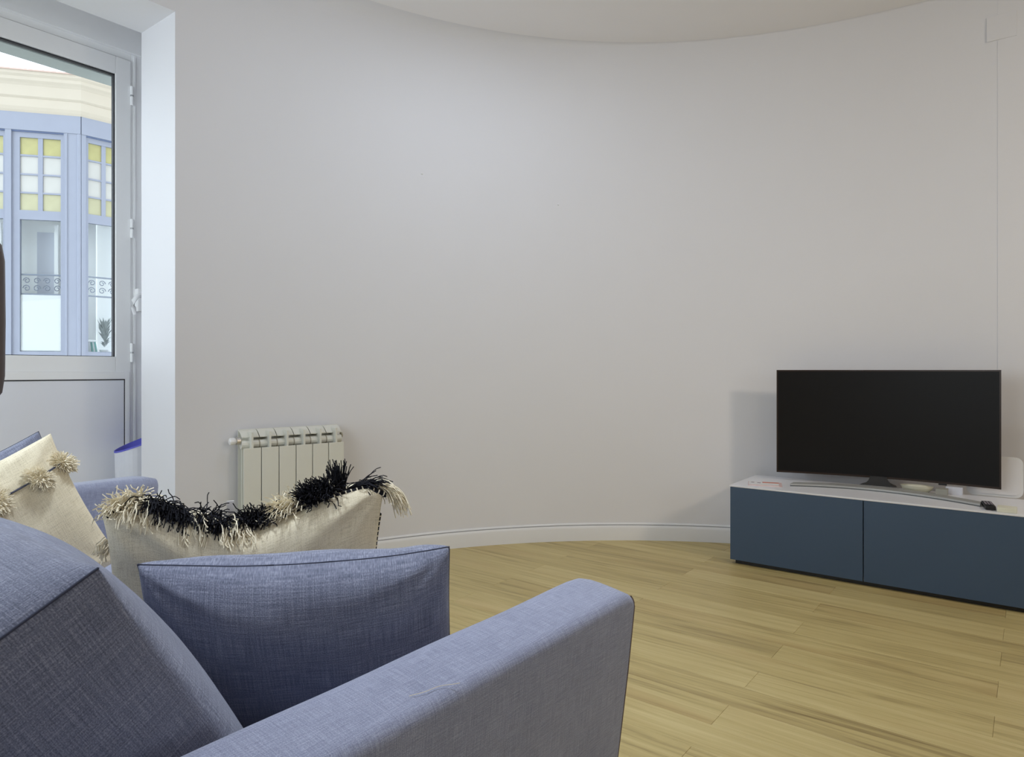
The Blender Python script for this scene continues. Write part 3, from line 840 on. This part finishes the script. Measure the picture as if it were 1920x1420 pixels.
def rpanel(y0, y1, z0, z1, r, xb, xt, th, n=6):
    """rounded plate leaning back: x goes xb (bottom) to xt (top)"""
    out = []
    for cy, cz, a0 in ((y1 - r, z1 - r, 0), (y0 + r, z1 - r, 90), (y0 + r, z0 + r, 180), (y1 - r, z0 + r, 270)):
        for k in range(n + 1):
            a = math.radians(a0 + 90 * k / n); out.append((cy + r * math.cos(a), cz + r * math.sin(a)))
    vs = []
    for dx in (0, th):
        for y, z in out: vs.append(V((xb + (xt - xb) * (z - z0) / (z1 - z0) + dx, y, z)))
    m = len(out); fs = [tuple(range(m)), tuple(range(m, 2 * m))[::-1]]
    for i in range(m): j = (i + 1) % m; fs.append((i, i + m, j + m, j))
    return MB().add(vs, fs)


rpanel(0.032, 0.252, ZT, ZT + 0.185, 0.032, 3.93, 3.965, 0.010).build('shell', 'whiteplastic', rt)
rpanel(0.042, 0.242, ZT + 0.012, ZT + 0.173, 0.028, 3.9275, 3.962, 0.004).build('face', 'paper', rt)
rm = V((3.60, 0.152, 0))
rem = empty('remote_control', (rm.x, rm.y, ZT), 'small black remote control near the right end of the cabinet', 'remote control')
ra_ = V((0.985, 0.17, 0)); rn_ = V((-0.17, 0.985, 0))
rbody = obox(rm, ra_, rn_, (-0.075, 0.06), (-0.019, 0.019), (ZT, ZT + 0.019), 0.007).build('body', 'black', rem)
for i in range(4):
    for j in range(3):
        obox(rm, ra_, rn_, (-0.035 + i * 0.022, -0.023 + i * 0.022), (-0.014 + j * 0.0105, -0.007 + j * 0.0105), (ZT + 0.019, ZT + 0.0205)).build('button', 'inkgrey', rbody)
cb = MB().box((3.505, 0.050, ZT), (3.575, 0.118, ZT + 0.020), 0.004)
cbx = cb.build('charger', 'creambox'); tag(cbx, 'small flat cream box at the right end of the cabinet', 'box')

# ------------------------------------------------------------------ bin in the recess and lamp at the left edge
bn = empty('waste_bin', (1.552, 3.435, 0), 'tall white bin with a violet-blue lining beside the balcony door', 'bin')
rbn = 0.122; cb_ = V((1.552, 3.435, 0)); n = 40; vs = []; fs = []


def rimz(th): return 0.655 + 0.046 * math.cos(th + 0.36)


for lev_, r_ in ((0, 0.105), (1, rbn)):
    for i in range(n):
        th = 2 * math.pi * i / n; vs.append(cb_ + V((r_ * math.cos(th), r_ * math.sin(th), 0.0 if lev_ == 0 else rimz(th))))
for i in range(n):
    j = (i + 1) % n; fs.append((i, j, n + j, n + i))
fs.append(tuple(range(n))[::-1])
obj('body', vs, fs, 'bin', bn, smooth=False)
vs = []; fs = []
for r_, dz in ((rbn + 0.0015, -0.004), (rbn + 0.0015, 0.004), (rbn - 0.003, 0.004), (rbn - 0.006, -0.12), (0.08, -0.5)):
    for i in range(n):
        th = 2 * math.pi * i / n; vs.append(cb_ + V((r_ * math.cos(th), r_ * math.sin(th), rimz(th) + dz)))
for k_ in range(4):
    for i in range(n):
        j = (i + 1) % n; fs.append((k_ * n + i, k_ * n + j, (k_ + 1) * n + j, (k_ + 1) * n + i))
obj('liner', vs, fs, 'binblue', bn, smooth=True)

lp = empty('floor_lamp', (0.674, 2.74, 0), 'dark brown rounded lamp shade just inside the left picture edge', 'lamp')
lc = (0.674, 2.74, 0)
MB().lathe(lc, [(0, 0), (0.13, 0), (0.13, 0.012), (0.02, 0.025), (0.0, 0.025)], 28).build('base', 'brown', lp)
MB().tube([(0.674, 2.74, 0.02), (0.674, 2.74, 0.95)], 0.011, 10).build('pole', 'brown', lp)
prf = [(0.0, 0.880), (0.05, 0.882), (0.085, 0.895), (0.105, 0.925), (0.1125, 0.98), (0.1145, 1.16), (0.1125, 1.36), (0.105, 1.41), (0.085, 1.44), (0.05, 1.452), (0.0, 1.454)]
MB().lathe(lc, prf, 32).build('shade', 'brown', lp, smooth=True)

# ------------------------------------------------------------------ sofa
sofa = empty('sofa', (0.50, 1.55, 0), 'blue-grey fabric sofa in the left foreground with sloping track arms', 'sofa')


def loft(name, sections, mat, parent, caps=True, smooth=True):
    """sections: lists of equal length points; UV = (distance along, distance around) in metres"""
    vs = []; fs = []; uv = []; k = len(sections[0]); du = 0.0
    cl = [sum((V(p) for p in s), V((0, 0, 0))) / k for s in sections]
    for i, s in enumerate(sections):
        if i: du += (cl[i] - cl[i - 1]).length
        dv = 0.0
        for j, p in enumerate(s):
            if j: dv += (V(p) - V(s[j - 1])).length
            vs.append(V(p)); uv.append((du, dv))
    for i in range(len(sections) - 1):
        for j in range(k - 1): fs.append((i * k + j, i * k + j + 1, (i + 1) * k + j + 1, (i + 1) * k + j))
        fs.append((i * k + k - 1, i * k, (i + 1) * k, (i + 1) * k + k - 1))
    if caps: fs += [tuple(range(k))[::-1], tuple(range((len(sections) - 1) * k, len(sections) * k))]
    bm_ = None
    o = obj(name, vs, fs, mat, parent, smooth, uv=uv)
    o.data.set_sharp_from_angle(angle=math.radians(50))
    return o


def arm_profile(y_out, y_in, ztop, zb, flare, top_out, rin=0.030, rout=0.020):
    """closed profile (y,z) from outer bottom up over the top to inner bottom"""
    s = 1 if y_in > y_out else -1
    pts = [(y_out + s * flare, zb)]
    for t in (0.2, 0.4, 0.6, 0.8): pts.append((y_out + s * flare * (1 - t) ** 1.2, zb + (ztop - top_out - rout - zb) * t))
    for k_ in range(6):
        a = math.pi / 2 * k_ / 5
        pts.append((y_out + s * rout * (1 - math.cos(a)), ztop - top_out - rout + rout * math.sin(a)))
    w_ = abs(y_in - y_out)
    for t in (0.25, 0.5, 0.75):
        yy = y_out + s * (rout + (w_ - rout - rin) * t)
        pts.append((yy, ztop - top_out * (1 - t) ** 1.4))
    for k_ in range(7):
        a = math.pi / 2 * (1 - k_ / 6)
        pts.append((y_in - s * rin * (1 - math.cos(a)), ztop - rin + rin * math.sin(a)))
    pts.append((y_in, (ztop + zb) / 2)); pts.append((y_in, zb))
    return pts


def arm(y_out, y_in, ztop, xb, xf, zb=0.055, flare=0.05, top_out=0.010, lean=0.05):
    pr = arm_profile(y_out, y_in, ztop, zb, flare, top_out)
    ym = (y_out + y_in) / 2; secs = []
    N_ = 44
    xs = [xb + (xf - xb) * i / N_ for i in range(N_ + 1)]
    for x in xs:
        e = (xf - x)
        sh = 1.0
        dz = 0.0
        if e < 0.045: t = 1 - e / 0.045; dz = -0.010 * t * t; sh = 1 - 0.05 * t * t
        if x - xb < 0.04: t = 1 - (x - xb) / 0.04; dz = -0.012 * t * t
        sec = []
        for (y, z) in pr:
            tz = (z - zb) / (ztop - zb)
            xx = x - lean * (1 - tz) * max(0, (x - xb) / (xf - xb))
            w_ = mn.noise(V((x * 5, y * 9, z * 5))) * 0.0025
            sec.append((xx, ym + (y - ym) * sh + w_, z + dz * tz + (0.002 * mn.noise(V((x * 4, y * 3, 7))) if tz > .9 else 0)))
        secs.append(sec)
    return loft('arm', secs, 'sofa', sofa), pr


near_arm, prA = arm(0.545, 0.668, 0.630, -0.10, 1.070)
far_arm, prB = arm(2.555, 2.425, 0.628, -0.10, 1.150, flare=0.02, top_out=0.004)
# piping round the front edge of each arm
for a_o, pr, xf, yo, yi in ((near_arm, prA, 1.070, 0.545, 0.668), (far_arm, prB, 1.150, 2.555, 2.425)):
    ym = (yo + yi) / 2
    path = []
    for (y, z) in pr[:9]:
        tz = (z - 0.055) / (0.63 - 0.055)
        path.append((xf - 0.052 * (1 - tz) + 0.001, ym + (y - ym) * 0.955, z - 0.0095 * tz))
    MB().tube(path, 0.0013, 6).build('piping', 'brownseam', a_o, smooth=True)


def soft_box(name, o, ea, eb, ec, half, bulge, mat, parent=None, n=22, pinch=0.03, wob=0.004, seed=0, seams=True, origin=None, rnd=0.02):
    """cushion: local axes ea, eb, ec (unit), half sizes, bulge per axis; returns object"""
    ea, eb, ec = V(ea).normalized(), V(eb).normalized(), V(ec).normalized(); o = V(o)
    vs = []; fs = []; uv = []; idx = {}

    def mp(p):
        a, b, c = p
        f = lambda t: max(0.0, 1 - t * t)
        q = [a * half[0], b * half[1], c * half[2]]
        q[0] *= 1 - pinch * (f(b) * 0.5 + f(c)) * 0.5
        q[1] *= 1 - pinch * (f(a) + f(c)) * 0.5
        q[2] *= 1 - pinch * (f(b) * 0.5 + f(a)) * 0.5
        q[0] += math.copysign(bulge[0] * (f(b) * f(c)) ** 0.6, a) * abs(a) ** 3
        q[1] += math.copysign(bulge[1] * (f(a) * f(c)) ** 0.55, b) * abs(b) ** 3
        q[2] += math.copysign(bulge[2] * (f(a) * f(b)) ** 0.6, c) * abs(c) ** 3
        w = o + ea * q[0] + eb * q[1] + ec * q[2]
        nv = V((mn.noise(w * 6 + V((seed, 0, 0))), mn.noise(w * 6 + V((0, seed + 9, 0))), mn.noise(w * 6 + V((0, 3, seed)))))
        return w + nv * wob
    for ax in range(3):
        for sg in (-1, 1):
            base = len(vs); o1, o2 = [i for i in range(3) if i != ax]
            for i in range(n + 1):
                for j in range(n + 1):
                    p = [0, 0, 0]; p[ax] = sg
                    # denser towards the edges
                    p[o1] = math.sin((2 * i / n - 1) * math.pi / 2); p[o2] = math.sin((2 * j / n - 1) * math.pi / 2)
                    vs.append(mp(p)); uv.append((p[o1] * half[o1] + ax * 3, p[o2] * half[o2] + sg * 1.7))
            for i in range(n):
                for j in range(n):
                    q = (base + i * (n + 1) + j, base + (i + 1) * (n + 1) + j, base + (i + 1) * (n + 1) + j + 1, base + i * (n + 1) + j + 1)
                    fl_ = (sg > 0) ^ (ax == 1)
                    fs.append(q if fl_ else q[::-1])
    ob = obj(name, vs, fs, mat, parent, True, uv=uv, origin=origin)
    lines = []
    for ax in range(3):
        o1, o2 = [i for i in range(3) if i != ax]
        for s1 in (-1, 1):
            for s2 in (-1, 1):
                ln_ = []
                for i in range(n + 1):
                    p = [0, 0, 0]; p[ax] = math.sin((2 * i / n - 1) * math.pi / 2); p[o1] = s1; p[o2] = s2; ln_.append(mp(p))
                lines.append((ax, s1, s2, ln_))
    return ob, lines


def relax(ob, it=4, fac=0.5, merge=1e-5):
    """weld coincident borders and soften the edges of a cushion mesh"""
    bm = bmesh.new(); bm.from_mesh(ob.data)
    bmesh.ops.remove_doubles(bm, verts=bm.verts[:], dist=merge)
    for _ in range(it): bmesh.ops.smooth_vert(bm, verts=bm.verts[:], factor=fac, use_axis_x=True, use_axis_y=True, use_axis_z=True)
    bm.to_mesh(ob.data); bm.free(); ob.data.update()


def snap(ob, pts):
    """move guide points onto the nearest vertex of the relaxed cushion"""
    from mathutils.kdtree import KDTree
    kd = KDTree(len(ob.data.vertices)); o_ = ORI[ob.name]
    for i, v in enumerate(ob.data.vertices): kd.insert(v.co + o_, i)
    kd.balance()
    return [kd.find(p)[0] for p in pts]


# base, backrest, seat
box('base', (-0.06, 0.66, 0.06), (1.04, 2.43, 0.27), 'sofa', sofa, bev=0.02)
sb = loft('backrest', [[(-0.10, y, 0.10), (-0.115, y, 0.40), (-0.13, y, 0.70), (-0.115, y, 0.735), (-0.06, y, 0.75), (0.01, y, 0.742), (0.035, y, 0.71), (0.10, y, 0.55), (0.15, y, 0.40), (0.16, y, 0.10)] for y in [0.672 + (2.42 - 0.672) * i / 20 for i in range(21)]], 'sofa', sofa)
for i, (ya, yb) in enumerate(((0.675, 1.545), (1.55, 2.42))):
    soft_box('seat_cushion', (0.615, (ya + yb) / 2, 0.360), (1, 0, 0), (0, 1, 0), (0, 0, 1), (0.455, (yb - ya) / 2 - 0.004, 0.075), (0.015, 0.0, 0.012), 'sofa', sofa, n=16, pinch=0.01, wob=0.003, seed=i)
for x, y in ((-0.02, 0.74), (-0.02, 2.36), (0.96, 0.74), (0.96, 2.36)):
    MB().lathe((x, y, 0), [(0, 0), (0.02, 0), (0.026, 0.065), (0, 0.065)], 14).build('leg', 'black', sofa)

# big back cushion nearest the camera
lean = math.radians(31)
up_ = V((-math.sin(lean), 0, math.cos(lean))); nr_ = V((math.cos(lean), 0, math.sin(lean)))
CC = V((0.282, 0.712, 0.812))                 # its near upper front corner
hh, ht, hw_ = 0.235, 0.095, 0.345
co = CC - up_ * hh - nr_ * ht + V((0, hw_, 0))
bcush, lines = soft_box('back_cushion', co, up_, nr_, (0, 1, 0), (hh, ht, hw_), (0.060, 0.064, 0.014), 'sofa2', None, n=34, pinch=0.035, wob=0.006, seed=4)
tag(bcush, 'large blue-grey back cushion at the lower left, nearest the camera', 'cushion')
relax(bcush, 9, 0.5)
for ax, s1, s2, ln_ in lines:
    if ax == 1 and s1 == 1:                    # across the thickness, along the top of each end
        sp = snap(bcush, ln_)
        MB().tube([p + V((0, -0.0006 if s2 < 0 else 0.0006, 0.0006)) for p in sp], 0.0014, 6).build('seam', 'seam', bcush, smooth=True)


# ------------------------------------------------------------------ throw pillows
def pillow(name, top, bot, nrm, T, mat, n=46, side=0.03, wob=0.004, seed=0, power=0.5, wr=1.0, bow=0.02):
    """knife-edge pillow between a top and a bottom edge curve (functions of u in 0..1); nrm = visible face"""
    nrm = V(nrm).normalized()
    vs = []; fs = []; uv = []; rim_top = []; m = n + 1

    def base(u, v):
        a, b = top(u), bot(u)
        p = a.lerp(b, v)
        ctr = (top(0.5).lerp(bot(0.5), v))
        k_ = side * 4 * v * (1 - v) * (2 * u - 1)
        ex = (top(1) - top(0)).normalized()
        return p - ex * k_
    W_ = (top(1) - top(0)).length; H_ = (bot(0.5) - top(0.5)).length

    def thick(u, v):
        a = max(0.0, 1 - (2 * u - 1) ** 2); b = max(0.0, 1 - (2 * v - 1) ** 2)
        return T * (a ** power) * (b ** power)

    def wrk(u, v, sg):
        w = 0
        for (cu, cv) in ((0, 0), (1, 0), (0, 1), (1, 1)):
            du, dv = u - cu, v - cv; r_ = math.hypot(du, dv); an = math.atan2(abs(dv), abs(du) + 1e-6)
            w += math.sin(an * 11 + seed + cu * 2 + sg) * math.exp(-(r_ / 0.28) ** 2) * min(1, r_ / 0.08) * 0.0045
        w += 0.006 * mn.noise(V((u * 3.2 + seed, v * 3.2, sg * 5))) + 0.0025 * mn.noise(V((u * 9 + seed, v * 7, sg * 5)))
        return w * wr
    for sg in (1, -1):
        b0 = len(vs)
        for i in range(m):
            for j in range(m):
                u = 0.5 - 0.5 * math.cos(math.pi * i / n); v = 0.5 - 0.5 * math.cos(math.pi * j / n)
                u = 0.6 * u + 0.4 * i / n; v = 0.6 * v + 0.4 * j / n
                t = thick(u, v); e = min(1, t / (T * 0.35))
                p = base(u, v) + nrm * (sg * t + sg * wrk(u, v, sg) * e + bow * math.sin(u * 3.14) * 0)
                vs.append(p); uv.append((u * W_, v * H_ + (2 if sg < 0 else 0)))
        for i in range(n):
            for j in range(n):
                q = (b0 + i * m + j, b0 + i * m + j + 1, b0 + (i + 1) * m + j + 1, b0 + (i + 1) * m + j)
                fs.append(q if sg > 0 else q[::-1])
    o = obj(name, vs, fs, mat, None, True, uv=uv)
    rim = [base(i / 40, 0) for i in range(41)] + [base(1, j / 40) for j in range(1, 41)] + [base(1 - i / 40, 1) for i in range(1, 41)] + [base(0, 1 - j / 40) for j in range(1, 41)]
    surf = lambda u, v, sg=1: base(u, v) + nrm * sg * thick(u, v)
    return o, rim, surf


def lin(a, b, bend=V((0, 0, 0))):
    a, b = V(a), V(b)
    return lambda u: a.lerp(b, u) + V(bend) * (4 * u * (1 - u))


# near blue pillow behind the arm
TL, TR = V((0.462, 1.045, 0.716)), V((0.822, 0.752, 0.714))
n1 = V((-0.637, -0.771, 0))
dn = -(V((0, 0, 1)) * math.cos(0.36) + n1 * math.sin(0.36)) * 0.315 + (TR - TL).normalized() * 0.022
bp, rim, _ = pillow('throw_pillow', lin(TL, TR, (0, 0, -0.014)), lin(TL + dn, TR + dn), n1 * math.cos(0.36) - V((0, 0, 1)) * math.sin(0.36), 0.098, 'sofa2', seed=2, side=0.004, power=0.38, wr=1.3)
relax(bp, 2); rim = snap(bp, rim)
tag(bp, 'plain blue-grey throw pillow tucked behind the near sofa arm', 'pillow')
MB().tube(rim + [rim[0]], 0.0012, 6).build('seam', 'seam', bp, smooth=True)

# cream pillow with black and cream tassels
DX = [0.0, 0.06, 0.15, 0.28, 0.42, 0.50, 0.58, 0.70, 0.81, 0.92, 1.0]
DZ = [-0.004, 0.014, 0.020, -0.012, -0.034, -0.040, -0.026, -0.004, 0.014, 0.026, 0.010]
TL2, TR2 = V((0.505, 1.275, 0.752)), V((0.948, 1.046, 0.745))
n2 = V((-0.473, -0.881, 0)); tl = 0.30


def top2(u): return TL2.lerp(TR2, u) + V((0, 0, interp(DX, DZ, u)))


dn2 = -(V((0, 0, 1)) * math.cos(tl) + n2 * math.sin(tl)) * 0.325
face2 = (n2 * math.cos(tl) - V((0, 0, 1)) * math.sin(tl)).normalized()
cp, rim2, surf2 = pillow('tassel_pillow', top2, lin(TL2 + dn2, TR2 + dn2), face2, 0.085, 'cream', seed=6, side=0.012, power=0.38, wr=1.7)
relax(cp, 3); rim2 = snap(cp, rim2)
tag(cp, 'cream cushion edged with black and cream tassels in the middle of the sofa', 'pillow')
edge_top = [p + face2 * 0.007 - V((0, 0, 0.003)) for p in rim2[1:42]]; edge_side = rim2[46:62]
for ed in (edge_top, edge_side): MB().tube(ed, 0.0048, 8).build('edging', 'blackyarn', cp, smooth=True)
st = MB()
for ed in (edge_top, edge_side):
    lens = [0]
    for i in range(1, len(ed)): lens.append(lens[-1] + (ed[i] - ed[i - 1]).length)
    q = 0.004; ci = 0
    while q < lens[-1]:
        while lens[ci + 1] < q: ci += 1
        t = (q - lens[ci]) / max(1e-6, lens[ci + 1] - lens[ci]); p = ed[ci].lerp(ed[ci + 1], t); d = (ed[ci + 1] - ed[ci]).normalized()
        st.tube([p - d * 0.0012 + face2 * .0006, p + d * 0.0012 + face2 * .0006], 0.0055, 7)
        q += 0.0112
sto = st.build('whip_stitches', 'creamyarn', cp, smooth=False); sto['kind'] = 'stuff'


def tuft(name, roots, dirs, length, n, mat, parent, r=0.00105, droop=1.0, jit=0.5, seed=0, curl=0.006):
    rg = random.Random(seed); mb = MB()
    for i in range(n):
        t = rg.random(); p = V(roots[0]).lerp(V(roots[1]), t) + V((rg.uniform(-1, 1), rg.uniform(-1, 1), rg.uniform(-1, 1))) * 0.0035
        d = V(dirs[0]).lerp(V(dirs[1]), t).normalized()
        d = (d + V((rg.gauss(0, jit), rg.gauss(0, jit), rg.gauss(0, jit)))).normalized()
        L = length * rg.uniform(0.6, 1.1); pts = [p.copy()]; S = 6
        ph = rg.uniform(0, 6.28); sd = d.orthogonal().normalized()
        for k_ in range(S):
            d = (d + V((0, 0, -1)) * droop * 0.22).normalized()
            p = p + d * (L / S)
            pts.append(p + sd * math.sin(ph + k_ * 1.7) * curl * (k_ / S))
        mb.tube(pts, r, 3)
    return mb.build(name, mat, parent)


upz = V((0, 0, 1)); ex2 = (TR2 - TL2).normalized()
fr_ = -n2 * -1                                  # towards the viewer
tufts = [  # u0, u1, direction, length, count, colour, droop, jitter
    (0.02, 0.13, upz * 0.8 + n2 * 0.3 - ex2 * 0.15, 0.036, 190, 'creamyarn', 0.9, 0.42),
    (0.10, 0.19, n2 * 0.9 - ex2 * 0.5 + upz * 0.3, 0.062, 70, 'creamyarn', 1.5, 0.22),
    (0.15, 0.27, upz * 0.35 + n2 * 0.95, 0.046, 420, 'blackyarn', 1.0, 0.40),
    (0.265, 0.335, n2 * 1.1 - upz * 0.2, 0.066, 200, 'creamyarn', 1.5, 0.38),
    (0.315, 0.405, upz * 0.45 + n2 * 0.9, 0.046, 360, 'blackyarn', 0.9, 0.42),
    (0.39, 0.46, n2 * 1.1 + upz * 0.0, 0.064, 240, 'creamyarn', 1.4, 0.42),
    (0.455, 0.56, upz * 0.75 + n2 * 0.45 - ex2 * 0.2, 0.036, 340, 'blackyarn', 0.7, 0.45),
    (0.46, 0.50, upz * 0.6 - ex2 * 0.8, 0.060, 12, 'blackyarn', 0.3, 0.22),
    (0.585, 0.68, upz * 0.75 - ex2 * 0.75 + n2 * 0.2, 0.048, 260, 'creamyarn', 0.9, 0.34),
    (0.69, 0.785, upz * 1.0 - ex2 * 0.35 + n2 * 0.25, 0.046, 460, 'blackyarn', 0.6, 0.45),
    (0.805, 0.835, upz * 1.0 - ex2 * 0.1, 0.058, 90, 'blackyarn', 0.15, 0.22),
    (0.845, 0.93, upz * 0.45 + ex2 * 0.75, 0.050, 120, 'blackyarn', 0.8, 0.22),
    (0.94, 1.00, ex2 * 0.85 + upz * 0.5, 0.078, 150, 'creamyarn', 2.0, 0.20),
]
for i, (u0, u1, d, L, nn, mt, dr, jt) in enumerate(tufts):
    d = d.normalized()
    tuft('tassel', (top2(u0), top2(u1)), (d, d), L, nn, mt, cp, droop=dr, jit=jt, seed=i + 40)
lside = rim2[-8]; tuft('tassel', (rim2[-6], rim2[-10]), (-ex2 + V((0, 0, -0.4)), -ex2 + V((0, 0, -0.4))), 0.03, 24, 'creamyarn', cp, droop=1.2, jit=0.25, seed=99)
# small white care tag
tg = top2(0.415)
obox((tg.x, tg.y), ex2.xy, n2.xy, (-0.006, 0.006), (-0.001, 0.001), (tg.z, tg.z + 0.042)).build('care_tag', 'paper', cp)

# cream pom-pom pillow and its blue neighbour at the far end
tiltp = math.radians(25)
r3 = V((math.cos(tiltp), 0.0, math.sin(tiltp))); u3 = V((-math.sin(tiltp), 0.0, math.cos(tiltp)))
rot = Matrix.Rotation(math.radians(-6), 3, 'Z'); r3 = rot @ r3; u3 = rot @ u3
n3 = r3.cross(u3); n3 = n3 if n3.y < 0 else -n3
TR3 = V((0.590, 1.745, 0.862)); S3, H3 = 0.37, 0.345
TL3 = TR3 - r3 * S3; BR3 = TR3 - u3 * H3; BL3 = TL3 - u3 * H3
pp_, rim3, surf3 = pillow('pompom_pillow', lin(TL3, TR3, -u3 * 0.012), lin(BL3, BR3, u3 * 0.01), n3, 0.070, 'cream', seed=11, side=0.012, power=0.40, wr=1.4)
relax(pp_, 4)
tag(pp_, 'cream cushion with a navy line and cream pompoms at the left picture edge', 'pillow')
ln_ = MB(); vv = 0.19
pl_ = [surf3(0.02 + 0.96 * i / 60, vv) + n3 * 0.004 for i in range(61)]
ln_.tube(pl_, 0.0020, 6).build('embroidered_line', 'navyyarn', pp_)


def pompom(c, r, parent, seed, n=420, stretch=V((0, 0, 0))):
    rg = random.Random(seed); mb = MB()
    bm = bmesh.new(); bmesh.ops.create_icosphere(bm, subdivisions=1, radius=r * 0.55)
    for v in bm.verts: v.co = V(c) + v.co + stretch * (v.co.dot(stretch.normalized()) if stretch.length else 0)
    mb.addbm(bm)
    for i in range(n):
        d = V((rg.gauss(0, 1), rg.gauss(0, 1), rg.gauss(0, 1))).normalized()
        d = d + (stretch * (d.dot(stretch.normalized())) * 1.0 if stretch.length else V((0, 0, 0)))
        L = r * rg.uniform(0.75, 1.12); p = V(c) + d * r * 0.3
        e = d + V((rg.gauss(0, .25), rg.gauss(0, .25), rg.gauss(0, .25) - 0.15))
        mb.tube([p, p + d * (L * 0.4), p + d * (L * 0.4) + e * (L * 0.30)], 0.0010, 3)
    return mb.build('pompom', 'creamyarn', parent)


for i, uu in enumerate((0.98, 0.82, 0.57, 0.32, 0.08)):
    c = surf3(min(uu, 0.99), vv + 0.005) + n3 * (0.008 if uu < 0.9 else 0.0)
    pompom(c, 0.024 if i != 2 else 0.034, pp_, i + 5, stretch=(V(u3) * -0.35 + r3 * 0.25) if i in (0, 1) else V((0, 0, 0)))

off3 = V((0.020, 0.135, -0.006))
fp, rim4, _ = pillow('throw_pillow', lin(TL3 + off3, TR3 + off3, -u3 * 0.010), lin(BL3 + off3, BR3 + off3), n3, 0.060, 'sofa2', seed=21, side=0.012, power=0.42)
relax(fp, 2); rim4 = snap(fp, rim4)
tag(fp, 'blue-grey throw pillow peeking out behind the cream pompom cushion', 'pillow')
MB().tube(rim4 + [rim4[0]], 0.0009, 6).build('seam', 'seam', fp, smooth=True)

# loose thread on the arm
thp = []
for i in range(30):
    t = i / 29
    thp.append((0.556 + 0.062 * t, 0.573 - 0.019 * t - 0.004 * math.sin(t * 8) * t, 0.6228 - 0.001 * t))
th = MB().tube(thp, 0.0004, 4).build('loose_thread', 'creamyarn'); tag(th, 'thin pale loose thread lying on top of the near sofa arm', 'thread')
